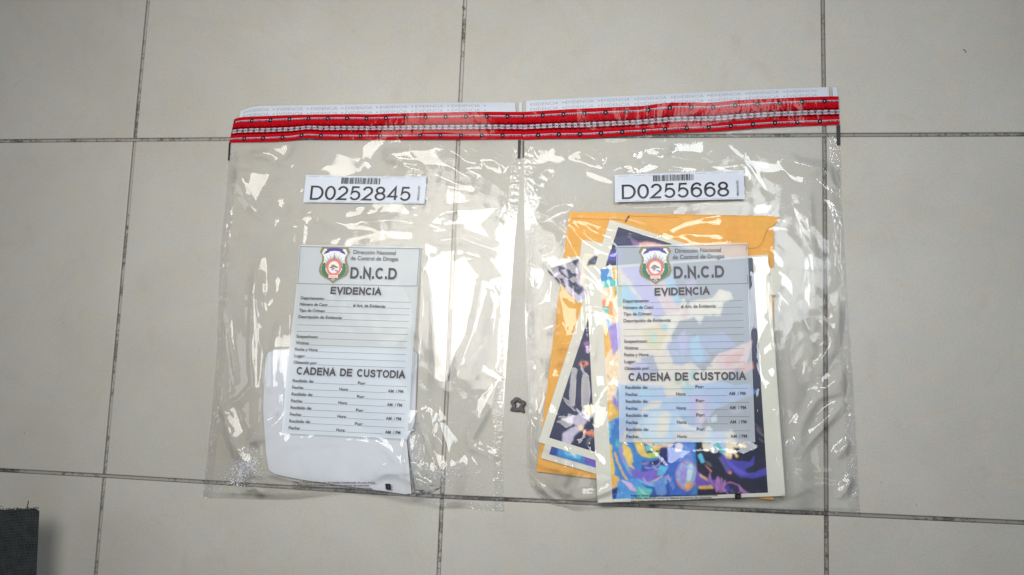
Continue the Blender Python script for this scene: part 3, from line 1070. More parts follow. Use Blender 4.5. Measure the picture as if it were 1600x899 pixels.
def build_bag(label, group, left, right, top, bottom, contents, ridges, seed, sticker, number, code, panel, tape, header, header2,
              evid, marks, foot, maker, zc, tilts=()):
    bag = Bag(left, right, top, bottom)
    calm = [sticker, panel, header[0] + [tape[0][-1]] + tape[1][::-1] + [tape[0][0]], foot, maker]
    bag.drape(contents, ridges, calm, seed, tilts)
    c = bag.outline.mean(0)
    root = empty("evidence_bag", (c[0], c[1], 0.0), label, "evidence bag", group)
    v, f = bag.patch(0, 1, 0, 1, 300, 400)
    # where the film is printed or labelled the ink is the sheet: leave the clear film out under it
    cen = v[f].mean(1)
    keep = np.ones(len(f), bool)
    for poly, zz in ((sticker, zc[0]), (panel, zc[1]), (header[0] + header[1][::-1], 0.002), (tape[0] + tape[1][::-1], 0.002)):
        p = poly_w(poly, zz); m = p.mean(0)
        d = p - m
        p = m + d * np.clip(1 - 0.0016 / np.abs(d).clip(0.004), 0, 1)
        keep &= ~inside(cen[:, 0], cen[:, 1], p)
    mesh_obj("front_sheet", v, f[keep], M_film, root, smooth=True)
    # back sheet on the tiles
    u, w = np.meshgrid(np.linspace(0, 1, 120), np.linspace(0, 1, 150))
    xy = bag.coons(u, w)
    zz = 0.0004 + 0.0004 * (0.5 + perlin(xy[..., 0] * 70, xy[..., 1] * 60, seed + 21)) * sstep(0, .05, np.minimum(np.minimum(u, 1 - u), np.minimum(w, 1 - w)))
    mesh_obj("back_sheet", np.concatenate([xy, zz[..., None]], -1).reshape(-1, 3), grid_faces(150, 120), M_back, root, smooth=True)
    # welded sides: a crinkled ribbon
    for u0, u1 in ((0.0, 0.032), (0.968, 1.0)):
        nu, nv = 14, 700
        v, f = bag.patch(u0, u1, 0.12, 1.0, nu, nv, 0.0003)
        x, y = v[:, 0] * 1000, v[:, 1] * 1000
        uu = np.tile(np.linspace(0, 1, nu), nv)
        env = np.sin(np.pi * uu) ** 0.7
        clump = 0.35 + 0.65 * sstep(-0.2, 0.4, perlin(x / 30, y / 30, seed + 31))
        v[:, 2] += env * clump * (0.0019 * np.abs(perlin(x / 6.0, y / 8.5, seed + 32)) + 0.0005 * np.abs(perlin(x / 3.0, y / 4.0, seed + 33)))
        mesh_obj("side_seam", v, f, M_seam, root, smooth=True)
    v, f = bag.patch(0.0, 1.0, 0.985, 1.0, 500, 8, 0.0003)
    v[:, 2] += 0.0007 * np.abs(perlin(v[:, 0] * 120, v[:, 1] * 300, seed + 34))
    mesh_obj("bottom_seam", v, f, M_seam, root, smooth=True)
    # opaque header print, its lettering and the red tape
    hs = None
    for hp in (header, header2):
        v, f, _, _, TB = strip_patch(bag, hp[0], hp[1], 160 if hp is header else 6, 8, 0.0003)
        o = mesh_obj("header_strip", v, f, M_head, root, smooth=True)
        hs = hs or (o, TB)
    T, B = hs[1]

    class Along:
        def __call__(self, a, b):
            b = np.asarray(b, float)[..., None]
            return T(a) * (1 - b) + B(a) * b
    k = Ink(bag, Along(), 0.0005)
    a0, step, wid = evid
    x = a0
    while x < 0.985:
        for b0, b1 in ((0.22, 0.50), (0.66, 0.94)):
            e = min(1.0, x + wid)
            if x + wid <= 1.0:
                k.text("EVIDENCIA", x, e, b0, b1, -0.012)
                if x + step < 0.97:
                    k.rect(x + wid + 0.014, x + wid + 0.021, (b0 + b1) / 2 - 0.03, (b0 + b1) / 2 + 0.04)
        x += step
    k.build("header_lettering", M_palelet, hs[0])
    L = float(np.hypot(*np.diff(poly_w([tape[0][0], tape[0][-1]]), axis=0)[0]))
    nu = int(L / 0.00038)
    v, f, u, w, _ = strip_patch(bag, tape[0], tape[1], nu, 72, 0.0006)
    v[:, 2] += 0.0010 * np.abs(perlin(v[:, 0] * 45, v[:, 1] * 30, seed + 41)) + 0.00012 * perlin(v[:, 0] * 300, v[:, 1] * 120, seed + 42)
    mesh_obj("security_tape", v, f, M_tape, root, smooth=True, colors=tape_colors(u, w, L))
    for mk in marks:
        p = poly_w(mk, 0.002)
        mesh_obj("edge_mark", bag.on(p, 0.0009), [(0, 3, 2, 1)], M_black, root)
    number_sticker(bag, sticker, root, zc[0], number, code, seed)
    form_panel(bag, panel, root, zc[1], None)
    # small print along the bottom
    q = Quad(foot, 0.004)
    k = Ink(bag, q, 0.0009)
    k.text("Peligro: Evite la asfixia por el manejo inadecuado de esta bolsa", 0, 1, 0.0, 0.24, 0.025)
    k.text("no debe usarse en cunas ni dejarse al alcance de menores", 0, 0.93, 0.38, 0.62, 0.025)
    k.text("para evitar resultados no deseados dentro de la misma bolsa", 0, 0.97, 0.76, 1.0, 0.025)
    k.build("warning_print", M_formink, root)
    q = Quad(maker, 0.004)
    k = Ink(bag, q, 0.0009)
    k.rect(0, 1, 0, 1, 4)
    mm = k.build("maker_mark", M_black, root)
    k = Ink(bag, q, 0.0012)
    for i in range(3):
        k.poly([(0.28 + 0.1 * i, 0.38 + 0.14 * i), (0.62 + 0.08 * i, 0.30 + 0.14 * i), (0.66 + 0.06 * i, 0.36 + 0.14 * i), (0.32 + 0.1 * i, 0.46 + 0.14 * i)])
    k.build("maker_emblem", M_greyink, mm)
    return bag, root


# ------------------------------------------------------------------ loose sheets, envelope, packet (before the film, so the film can lie on them)
def srf(corners, z, nu, nv, bend=None):
    c = poly_w(corners, z)
    a, b = np.meshgrid(np.linspace(0, 1, nu), np.linspace(0, 1, nv))
    A, B = a[..., None], b[..., None]
    xy = (1 - A) * (1 - B) * c[0] + A * (1 - B) * c[1] + A * B * c[2] + (1 - A) * B * c[3]
    zz = np.full(a.shape, z)
    if bend is not None:
        zz = zz + bend(a, b)
    return np.concatenate([xy, zz[..., None]], -1).reshape(-1, 3), grid_faces(nv, nu), a.ravel(), b.ravel()


def slab(name, corners, z, th, mat, label, cat, group=None, bend=None, nu=14, nv=18):
    v, f, a, b = srf(corners, z, nu, nv, bend)
    n = len(v)
    lo = v.copy(); lo[:, 2] -= th
    faces = [tuple(x) for x in f] + [tuple(x[::-1] + n) for x in f]
    rim = [i for i in range(nu)] + [r * nu + nu - 1 for r in range(1, nv)] + [(nv - 1) * nu + i for i in range(nu - 2, -1, -1)] + [r * nu for r in range(nv - 2, 0, -1)]
    for i, p in enumerate(rim):
        q = rim[(i + 1) % len(rim)]
        faces.append((p, q, q + n, p + n))
    cen = v.mean(0); cen[2] = z - th
    o = mesh_obj(name, np.r_[v, lo], faces, mat, loc=cen)
    tag(o, label, cat, group)
    return o


def picture(parent, corners, z, layers, bg, cell=0.0007, warp=2.2, bend=None, seed=1, strokes=24, soft=1.4):
    """print on a sheet; layers are (polygon in photo pixels, colour) painted in order"""
    c = poly_w(corners, z)
    nu = int(np.linalg.norm(c[1] - c[0]) / cell); nv = int(np.linalg.norm(c[3] - c[0]) / cell)
    v, f, a, b = srf(corners, z + 0.00025, nu, nv, None)
    if bend is not None:
        # the print sits inside the sheet: bend by its place on the sheet
        v[:, 2] += bend(a, b)
    px, py = PX(v)
    wx = px + warp * 1.8 * perlin(px / 24 + 2, py / 24, seed + 8) + warp * perlin(px / 14, py / 14, seed) + warp * 0.6 * perlin(px / 5, py / 5, seed + 1)
    wy = py + warp * 1.8 * perlin(px / 24, py / 24 + 5, seed + 9) + warp * perlin(px / 14 + 7, py / 14, seed + 2) + warp * 0.6 * perlin(px / 5, py / 5 + 5, seed + 3)
    col = np.tile(np.array(bg[:3]), (len(v), 1))
    for poly, cc in layers:
        m = inside(wx, wy, poly)
        col[m] = np.array(cc[:3])
    rs = random.Random(seed + 50)
    for _ in range(strokes):
        i = rs.randrange(len(v))
        cx, cy = px[i], py[i]
        a_ = rs.gauss(0.6, 0.7); ca, sa = math.cos(a_), math.sin(a_)
        L, w_ = rs.uniform(3, 11), rs.uniform(0.7, 2.2)
        dx, dy = wx - cx, wy - cy
        q = (((dx * ca + dy * sa) / L) ** 2 + ((-dx * sa + dy * ca + 0.02 * (dx * ca + dy * sa) ** 2) / w_) ** 2) < 1
        tint = np.array(rs.choice(((1.0, 0.98, 0.92), (0.35, 0.75, 0.9), (0.85, 0.45, 0.5), (0.05, 0.06, 0.2), (0.9, 0.7, 0.3), (0.4, 0.3, 0.75))))
        lum = col[i].mean()
        f_ = 0.28 if lum > 0.12 else 0.10
        col[q] = col[i] * (1 - f_) + tint * f_
    g3 = col.reshape(nv, nu, 3)
    col = np.stack([0.25 * g3[..., k] + 0.75 * blur(g3[..., k], soft) for k in range(3)], -1).reshape(-1, 3)   # ink runs softly into ink
    tone = 1 + 0.14 * perlin(px / 11 + 3, py / 11, seed + 6) + 0.04 * np.sign(perlin(px / 6, py / 9, seed + 7))
    col *= tone[:, None]
    return mesh_obj("printed_picture", v, f, M_art, parent, colors=np.clip(col, 0, 1))


def ell(cx, cy, rx, ry, ang=0.0, n=22, t0=0.0, t1=2 * math.pi):
    ca, sa = math.cos(ang), math.sin(ang)
    o = []
    for i in range(n):
        t = t0 + (t1 - t0) * i / (n - 1 if t1 - t0 < 6.28 else n)
        x, y = rx * math.cos(t), ry * math.sin(t)
        o.append((cx + x * ca - y * sa, cy + x * sa + y * ca))
    return o


def arc(cx, cy, r0, r1, a0, a1, sq=1.0, n=16):
    t = np.linspace(math.radians(a0), math.radians(a1), n)
    return [(cx + r1 * math.cos(x), cy + r1 * sq * math.sin(x)) for x in t] + [(cx + r0 * math.cos(x), cy + r0 * sq * math.sin(x)) for x in t[::-1]]


NAVY = lin(36, 44, 80); INK2 = lin(28, 32, 58); LAV = lin(196, 190, 214); BLUE = lin(62, 134, 204); DBLUE = lin(40, 70, 150)
CYAN = lin(96, 190, 226); YEL = lin(236, 204, 104); ORG = lin(232, 184, 96); PEACH = lin(240, 216, 184); CREAM = lin(246, 232, 200)
PINK = lin(236, 188, 182); PURP = lin(112, 86, 190); LIL = lin(166, 150, 220); VIO = lin(72, 70, 176); PALE = lin(206, 226, 238); TEAL = lin(96, 196, 190)
CORAL = lin(232, 140, 110); MAUVE = lin(150, 110, 170)

# --- manila envelope
ENV_Z = 0.0045
env = slab("manila_envelope", [(890, 331), (1209, 338), (1209, 782), (838, 737)], ENV_Z, 0.0022, M_manila,
           "yellow manila envelope with its flap folded over, lying under the printed sheets", "envelope",
           bend=lambda a, b: 0.0012 * np.sin(a * 3.1) * np.sin(b * 3.1) + 0.0006 * np.sin(9 * a + 4 * b))
zf = ENV_Z + 0.0016
fl = poly_w([(893, 334), (1000, 337), (1080, 336), (1219, 340.5), (1213, 349), (1197, 361), (1191, 378), (1186, 385), (1178, 388), (1100, 386), (1000, 384), (893, 384)], zf)
fz = np.array([0.0000, 0, 0, 0.0022, 0.0018, 0.0012, 0.0006, 0.0004, 0.0003, 0, 0, 0]) + zf
n = len(fl)
fv = np.r_[np.c_[fl, fz], np.c_[fl, fz - 0.0007]]
ff = [tuple(range(n))[::-1], tuple(range(n, 2 * n))] + [(i, (i + 1) % n, (i + 1) % n + n, i + n) for i in range(n)]
mesh_obj("flap", fv, ff, M_manila, env)
cr = []
crf = []
for i, (x0, y0, x1, y1, w) in enumerate([(894, 341.5, 975, 344, .5), (975, 344, 985, 337, .6), (985, 338, 1060, 340, .5)]):
    p = poly_w([(x0, y0 - w), (x1, y1 - w), (x1, y1 + w), (x0, y0 + w)], zf)
    cr += [(q[0], q[1], zf + 0.0006) for q in p]; crf.append((4 * i + 3, 4 * i + 2, 4 * i + 1, 4 * i))
mesh_obj("flap_crease", cr, crf, paper_mat("crease_brown", lin(196, 136, 58), 0.6), env)
p = poly_w(ell(981, 341, 4.6, 1.5, -1.0, 9), zf)
p2 = poly_w(ell(978, 346, 2.2, 1.2, -1.0, 9), zf)
mesh_obj("brown_stain", [(q[0], q[1], zf + 0.0008) for q in np.r_[p, p2]], [tuple(range(9))[::-1], tuple(range(9, 18))[::-1]],
         paper_mat("brown_stain_ink", lin(104, 62, 30), 0.7), env)

G_SHEETS = "printed sheets inside the right evidence bag"
# --- corner card at the left, mostly under the others
SH = 0.0004
s = slab("printed_sheet", [(846, 409), (913, 399), (952, 462), (904, 474)], 0.0066, SH, M_paper,
         "small tilted print with a pale point, navy and lavender, at the left of the pile", "printed sheet", G_SHEETS,
         bend=lambda a, b: 0.0014 * (1 - a))
picture(s, [(853, 422), (912, 402), (945, 458), (902, 470)], 0.0066,
        [([(853, 424), (876, 410), (884, 419), (861, 432)], NAVY), ([(866, 436), (880, 426), (886, 452), (872, 448)], NAVY),
         ([(885, 410), (905, 404), (898, 420), (902, 440), (912, 452), (905, 462), (890, 446), (886, 428)], NAVY),
         ([(905, 420), (914, 424), (914, 444), (906, 438)], CORAL)], LAV, bend=lambda a, b: 0.0012 * (1 - a), seed=3)
# --- cream corner
s = slab("printed_sheet", [(909, 375), (960, 383), (952, 480), (899, 470)], 0.0072, SH, M_paper,
         "cream cornered print with a small dark figure, between the envelope and tilted navy sheet", "printed sheet", G_SHEETS)
picture(s, [(912, 396), (955, 401), (950, 470), (902, 464)], 0.0072,
        [([(920, 406), (930, 398), (940, 402), (938, 418), (928, 414), (918, 416)], NAVY), ([(922, 418), (934, 416), (932, 440), (920, 438)], PEACH)],
        lin(228, 222, 204), seed=6)
# --- sheet whose blue print shows along the bottom left
s = slab("printed_sheet", [(955, 352), (1180, 420), (1070, 781), (845, 716)], 0.0078, SH, M_paper,
         "lowest tilted sheet of the pile, a strip of bright blue print along its bottom edge", "printed sheet", G_SHEETS)
picture(s, [(966, 366), (1165, 426), (1064, 770), (858, 710)], 0.0078,
        [([(858, 690), (872, 694), (870, 712), (858, 708)], DBLUE), ([(880, 700), (910, 708), (905, 718), (880, 710)], CYAN),
         ([(915, 708), (940, 714), (936, 730), (912, 724)], PURP), ([(885, 690), (895, 692), (900, 712), (890, 710)], PALE)], BLUE, seed=9)
# --- tilted navy sheet
s = slab("printed_sheet", [(953, 343), (1185, 417), (1072, 764), (841, 691)], 0.0087, SH, M_paper,
         "tilted white bordered print in navy and lavender, second from the top of the pile", "printed sheet", G_SHEETS)
picture(s, [(966, 355), (1170, 419), (1062, 748), (858, 684)], 0.0087,
        [([(950, 392), (970, 388), (975, 412), (945, 405)], VIO), ([(955, 376), (985, 366), (1000, 382), (980, 392)], lin(54, 60, 100)),
         ([(985, 374), (1006, 378), (1004, 386), (988, 383)], MAUVE), ([(1000, 378), (1050, 384), (1050, 392), (1000, 388)], PINK),
         ([(901, 572), (908, 560), (918, 556), (926, 566), (916, 574)], NAVY),
         ([(904, 568), (910, 563), (918, 563), (921, 569), (913, 573)], CORAL), ([(909, 567), (914, 565), (916, 570), (911, 571)], INK2),
         ([(912, 535), (924, 533), (924, 550), (915, 552)], MAUVE),
         ([(905, 600), (928, 585), (932, 612), (900, 625)], lin(52, 54, 82)),
         ([(876, 648), (900, 650), (925, 632), (936, 636), (936, 652), (924, 652), (915, 660), (900, 680), (886, 704), (876, 700), (880, 672)], LAV),
         ([(858, 662), (880, 658), (900, 666), (880, 676), (876, 690), (856, 684)], NAVY),
         ([(912, 634), (926, 630), (930, 646), (918, 652)], CREAM), ([(910, 672), (932, 675), (934, 684), (914, 680)], CORAL),
         ([(904, 662), (912, 666), (910, 674), (902, 672)], PEACH), ([(914, 706), (936, 708), (938, 716), (916, 712)], CORAL),
         ([(850, 640), (872, 620), (888, 650), (870, 660)], NAVY)], NAVY, seed=12)
# --- small white corner at the right edge
s = slab("printed_sheet", [(1150, 409), (1231, 424), (1214, 462), (1140, 452)], 0.0087, SH, M_paper,
         "white sheet corner poking out to the right of the pile, below the envelope flap", "printed sheet", G_SHEETS)
picture(s, [(1152, 418), (1204, 426), (1198, 454), (1146, 446)], 0.0087, [], NAVY, seed=15)
# --- top sheet with the chess pieces
MZ = 0.0103
main_c = [(915, 418), (1200, 398), (1227, 775), (934, 786)]
s = slab("printed_sheet", main_c, MZ, 0.0005, M_paper,
         "uppermost white bordered print with glassy chess pieces, a queen and a pawn, on swirling blue", "printed sheet", G_SHEETS,
         bend=lambda a, b: 0.0006 * np.sin(3.1 * b))
layers = [
    # left and top: warm shapes
    ([(930, 415), (1050, 405), (1075, 470), (1050, 560), (1050, 620), (940, 640)], PEACH),
    ([(930, 418), (963, 416), (960, 442), (930, 446)], BLUE), ([(955, 418), (968, 415), (970, 470), (960, 470)], ORG),
    ([(942, 440), (966, 436), (968, 446), (944, 450)], TEAL), ([(962, 448), (972, 446), (972, 480), (964, 480)], lin(120, 170, 90)),
    ([(968, 415), (1000, 410), (1046, 500), (1030, 510)], LIL), ([(1000, 412), (1022, 410), (1062, 480), (1050, 500)], PINK),
    ([(1024, 410), (1050, 408), (1066, 470), (1058, 480)], CYAN),
    ([(975, 440), (1010, 480), (1000, 500), (970, 470)], CYAN),
    ([(1048, 404), (1185, 394), (1200, 600), (1085, 610), (1060, 560), (1046, 520), (1075, 482), (1060, 440)], NAVY),
    ([(1050, 420), (1085, 425), (1080, 455), (1062, 470)], lin(60, 62, 120)), ([(1070, 440), (1090, 436), (1084, 462), (1074, 466)], MAUVE),
    ([(948, 470), (958, 468), (956, 500), (950, 500)], lin(236, 160, 90)), ([(942, 498), (952, 500), (962, 525), (955, 532)], BLUE),
    ([(935, 500), (945, 500), (958, 540), (944, 560)], ORG), ([(950, 515), (968, 500), (970, 540), (958, 556)], LIL),
    ([(938, 470), (946, 466), (948, 480), (940, 484)], CORAL), ([(940, 478), (954, 484), (946, 492)], TEAL),
    # star and beam
    ([(1000, 512), (1040, 492), (1072, 486), (1078, 470), (1112, 466), (1124, 452), (1142, 456), (1146, 468), (1130, 474), (1126, 494), (1100, 494), (1094, 508), (1084, 496), (1062, 502), (1046, 528), (1036, 552), (1014, 548), (1002, 532)], CREAM),
    ([(1000, 515), (1030, 505), (1044, 520), (1030, 548), (1012, 545)], YEL), ([(1034, 508), (1044, 506), (1042, 516), (1034, 517)], TEAL),
    ([(1012, 520), (1020, 516), (1030, 536), (1020, 540)], lin(176, 216, 160)),
    ([(1066, 486), (1078, 484), (1074, 498), (1064, 498)], PINK),
    ([(1042, 540), (1066, 520), (1096, 530), (1110, 560), (1070, 580), (1046, 566)], lin(112, 134, 192)),
    ([(1078, 536), (1092, 522), (1100, 560), (1090, 566), (1080, 556)], CYAN), ([(1060, 525), (1070, 515), (1074, 545), (1064, 550)], LIL),
    ([(1092, 524), (1130, 520), (1150, 540), (1110, 552)], lin(100, 126, 194)),
    ([(1104, 575), (1124, 552), (1176, 532), (1168, 566), (1140, 584), (1126, 590)], PINK), ([(1130, 560), (1165, 545), (1155, 566), (1136, 575)], CORAL),
    ([(1000, 560), (1020, 556), (1030, 580), (1012, 588)], lin(96, 96, 160)), ([(985, 570), (1010, 565), (1015, 590), (990, 592)], LIL),
    ([(1020, 600), (1044, 545), (1052, 570), (1066, 572), (1080, 566), (1100, 582), (1118, 560), (1124, 580), (1132, 572), (1132, 592), (1108, 600), (1090, 612), (1060, 612)], PEACH),
    ([(1052, 585), (1062, 580), (1066, 600), (1056, 606)], lin(180, 200, 110)), ([(1078, 580), (1086, 576), (1088, 592), (1080, 594)], TEAL),
    ([(1150, 574), (1176, 565), (1178, 576), (1160, 584)], CORAL),
    # middle band of light blues
    ([(965, 600), (1060, 604), (1130, 596), (1176, 612), (1170, 640), (1120, 650), (1080, 660), (960, 660)], lin(120, 176, 226)),
    ([(1100, 606), (1172, 600), (1172, 622), (1130, 634), (1100, 624)], lin(100, 150, 214)), (ell(1176, 614, 8, 5), BLUE),
    ([(1000, 606), (1020, 602), (1016, 622), (1000, 626)], CYAN), ([(1036, 604), (1062, 602), (1070, 618), (1042, 622)], PEACH), ([(1070, 596), (1076, 594), (1080, 618), (1072, 620)], TEAL),
    ([(1076, 616), (1110, 620), (1114, 664), (1080, 676)], LIL), ([(1090, 630), (1098, 626), (1100, 660), (1092, 662)], PINK),
    ([(1116, 640), (1205, 606), (1212, 790), (1075, 790), (1080, 690), (1100, 660)], INK2),
    ([(1110, 652), (1120, 648), (1120, 658), (1112, 660)], PALE), ([(1140, 640), (1160, 636), (1158, 646), (1142, 648)], MAUVE),
    # lower left blues and swirls
    ([(945, 655), (1085, 650), (1090, 792), (945, 795)], BLUE),
    ([(948, 628), (962, 622), (968, 650), (946, 662)], ORG), ([(952, 634), (958, 630), (962, 646), (950, 652)], YEL), ([(956, 618), (970, 630), (966, 640), (956, 630)], LIL),
    ([(1010, 690), (1046, 684), (1060, 720), (1050, 790), (1010, 790), (1000, 740)], lin(54, 92, 170)), ([(1012, 704), (1040, 694), (1046, 716), (1030, 730), (1012, 722)], lin(40, 44, 100)),
    ([(1040, 690), (1072, 684), (1084, 700), (1080, 790), (1050, 790), (1044, 740)], lin(60, 110, 200)),
    ([(1064, 690), (1084, 690), (1082, 760), (1070, 770)], lin(96, 140, 220)),
    (arc(1020, 690, 48, 54, 60, 190, 1.25), lin(150, 150, 214)), (arc(1020, 692, 42, 47, 70, 200, 1.25), YEL), (arc(1024, 690, 52, 56, 70, 150, 1.25), CYAN),
    ([(974, 694), (984, 700), (990, 722), (984, 726), (974, 712)], YEL), (arc(1016, 688, 20, 30, 80, 200, 1.1), YEL), ([(991, 690), (1004, 688), (1010, 712), (1002, 716), (992, 704)], YEL),
    (arc(1016, 686, 26, 31, 60, 190, 1.15), BLUE),
    ([(1008, 698), (1022, 692), (1026, 702), (1010, 706)], lin(120, 200, 190)), ([(1012, 708), (1030, 706), (1026, 716), (1014, 714)], lin(180, 206, 100)), ([(1018, 698), (1034, 696), (1030, 704), (1020, 704)], YEL),
    ([(984, 728), (1004, 738), (1034, 728), (1046, 724), (1040, 742), (1010, 754), (988, 746)], lin(124, 108, 204)), (arc(1014, 712, 20, 22, 10, 110, 0.9), LIL),
    ([(947, 690), (956, 696), (960, 740), (952, 760), (947, 740)], YEL), ([(952, 740), (966, 745), (970, 756), (952, 768)], ORG), ([(946, 664), (954, 660), (954, 684), (948, 686)], CYAN),
    (arc(1022, 694, 60, 63, 100, 170, 1.25), ORG),
    ([(966, 752), (990, 748), (1010, 760), (1000, 780), (962, 780)], lin(90, 160, 224)), ([(996, 760), (1020, 764), (1012, 782), (994, 780)], TEAL), ([(970, 750), (986, 756), (996, 768), (984, 766)], lin(220, 190, 220)),
    ([(1022, 752), (1038, 744), (1042, 770), (1028, 784)], lin(110, 150, 214)), ([(1030, 726), (1044, 730), (1036, 744), (1026, 742)], CYAN), ([(956, 764), (966, 762), (962, 780), (956, 780)], DBLUE),
    ([(962, 686), (972, 688), (968, 700), (962, 698)], lin(90, 180, 200)),
    # queen lying on its side
    ([(1002, 640), (1018, 628), (1036, 626), (1030, 640), (1010, 656)], PEACH),
    (ell(1030, 668, 34, 30, 0.25), lin(150, 196, 232)), (ell(1032, 668, 27, 27, 0.25), lin(196, 222, 238)), (ell(1036, 664, 10, 22, 0.2), CREAM), (ell(1022, 668, 4, 20, 0.15), PALE), (ell(1052, 664, 6, 22, 0.2), lin(150, 200, 236)),
    (arc(1030, 668, 31, 35, 60, 190, 0.9), CREAM), (arc(1034, 674, 24, 28, 40, 150, 0.9), lin(236, 196, 150)),
    ([(1056, 644), (1072, 662), (1098, 670), (1100, 688), (1066, 690), (1050, 688)], lin(176, 206, 236)), ([(1054, 674), (1098, 678), (1098, 686), (1056, 688)], lin(236, 216, 190)), ([(1060, 652), (1086, 670), (1096, 676), (1066, 668)], CREAM),
    (ell(1106, 686, 9, 20, 0.1), lin(238, 226, 196)), (ell(1109, 684, 5, 16, 0.1), PALE),
    ([(1110, 674), (1138, 672), (1146, 690), (1136, 716), (1114, 696)], lin(186, 206, 236)), ([(1112, 690), (1122, 692), (1134, 706), (1130, 710)], TEAL),
    ([(1134, 674), (1144, 670), (1150, 690), (1142, 716), (1134, 716)], CREAM), ([(1144, 692), (1162, 694), (1160, 700), (1146, 700)], CREAM), (ell(1163, 697, 3.2, 2.8), YEL),
    ([(1144, 702), (1150, 704), (1152, 712), (1146, 710)], CREAM), (ell(1151, 712, 2.6, 2.4), YEL), ([(1134, 712), (1142, 714), (1140, 720), (1134, 718)], ORG), (ell(1146, 680, 3, 3), CREAM),
    (ell(1061, 700, 7, 8), lin(236, 232, 240)), (ell(1114, 702, 3, 7), lin(236, 232, 240)),
    ([(1090, 712), (1096, 708), (1102, 722), (1096, 724)], CYAN), ([(1100, 724), (1112, 736), (1110, 738)], CORAL),
    ([(1122, 716), (1130, 714), (1144, 738), (1138, 742)], lin(96, 90, 160)), (ell(1141, 739, 2.5, 2.5), CORAL),
    # violet blade
    ([(1122, 704), (1136, 716), (1160, 722), (1172, 722), (1180, 710), (1178, 726), (1164, 734), (1168, 740), (1180, 738), (1204, 728), (1204, 742), (1176, 748), (1156, 746), (1138, 730)], VIO),
    ([(1130, 712), (1150, 730), (1170, 742), (1156, 743), (1140, 730)], lin(96, 92, 206)),
    # pawn lying on its side
    (ell(1072, 742, 17, 24, 0.15), lin(170, 140, 200)), (ell(1072, 742, 14, 21, 0.15), lin(150, 186, 224)), (ell(1068, 740, 5, 18, 0.15), LIL), (ell(1078, 738, 4, 15, 0.15), PALE),
    ([(1070, 756), (1078, 750), (1080, 764), (1072, 768)], ORG), (arc(1072, 742, 15, 17, 30, 160, 1.4), CORAL),
    ([(1088, 736), (1104, 746), (1120, 750), (1120, 762), (1090, 764), (1086, 752)], PURP), ([(1092, 740), (1104, 746), (1108, 752), (1094, 746)], ORG), ([(1092, 760), (1112, 758), (1116, 764), (1090, 764)], ORG),
    (ell(1121, 757, 3.5, 14, 0.1), lin(176, 120, 190)), (ell(1126, 758, 3, 12, 0.1), MAUVE), (ell(1131, 760, 2.6, 10, 0.1), lin(176, 120, 190)),
    (ell(1144, 764, 14, 10, 0.45), lin(190, 130, 190)), (ell(1144, 764, 12.6, 8.6, 0.45), lin(46, 44, 90)), (ell(1137, 763, 4, 5), VIO),
    ([(1152, 756), (1160, 764), (1172, 772), (1160, 774)], lin(160, 110, 180)),
]
picture(s, [(938, 421), (1176, 403), (1200, 770), (957, 780)], MZ, layers, NAVY, cell=0.00062, warp=1.1, soft=1.2, strokes=110, bend=lambda a, b: 0.0006 * np.sin(3.1 * b), seed=20)

# --- white packet in the left bag
pk = [(414, 548), (520, 543), (652, 546), (650, 600), (648, 660), (634, 690), (636, 720), (641, 774), (600, 768), (540, 760), (470, 750), (430, 742), (419, 735), (415, 712), (410, 640)]


def build_packet():
    out = poly_w(pk, 0.006)
    cen = out.mean(0)
    # rounded pillow of folded paper: rings from the rim up to a flat top
    n = len(out)
    fine = []
    for i in range(n):
        p, q = out[i], out[(i + 1) % n]
        for t in np.linspace(0, 1, 8)[:-1]:
            fine.append(p * (1 - t) + q * t)
    fine = np.array(fine)
    for _ in range(1):
        fine = (np.roll(fine, 1, 0) + 2 * fine + np.roll(fine, -1, 0)) / 4
    m = len(fine)
    rings = [(1.0, 0.0012), (1.002, 0.0022), (1.002, 0.0042), (0.997, 0.0052), (0.985, 0.0050)] + [(k_, 0.0052) for k_ in np.linspace(0.965, 0.02, 34)]
    V, Fc = [], []
    for s_, z in rings:
        for p in fine:
            w = cen + (p - cen) * s_
            V.append((w[0], w[1], z + (0.0026 * abs(float(perlin(np.array(w[0] * 17 + 0.4 * w[1] * 17), np.array(w[1] * 9), 301))) * min(1, (1 - s_) * 9) if z > 0.0051 else 0)))
    for r in range(len(rings) - 1):
        for i in range(m):
            j = (i + 1) % m
            Fc.append((r * m + j, r * m + i, (r + 1) * m + i, (r + 1) * m + j))
    b = (len(rings) - 1) * m
    V.append((cen[0], cen[1], 0.006)); c = len(V) - 1
    for i in range(m):
        Fc.append((b + (i + 1) % m, b + i, c))
    Fc.append(tuple(range(m)))
    o = mesh_obj("paper_packet", V, Fc, M_white, loc=(cen[0], cen[1], 0.001), smooth=True)
    tag(o, "plain white folded paper packet at the bottom of the left evidence bag", "packet")
    # folded edge along the right side
    p = poly_w([(626, 690), (634, 692), (641, 773), (635, 772)], 0.0124)
    mesh_obj("fold_edge", [(q[0], q[1], 0.0068) for q in p], [(3, 2, 1, 0)], paper_mat("fold_grey", (0.60, 0.63, 0.68, 1), 0.6), o)


build_packet()


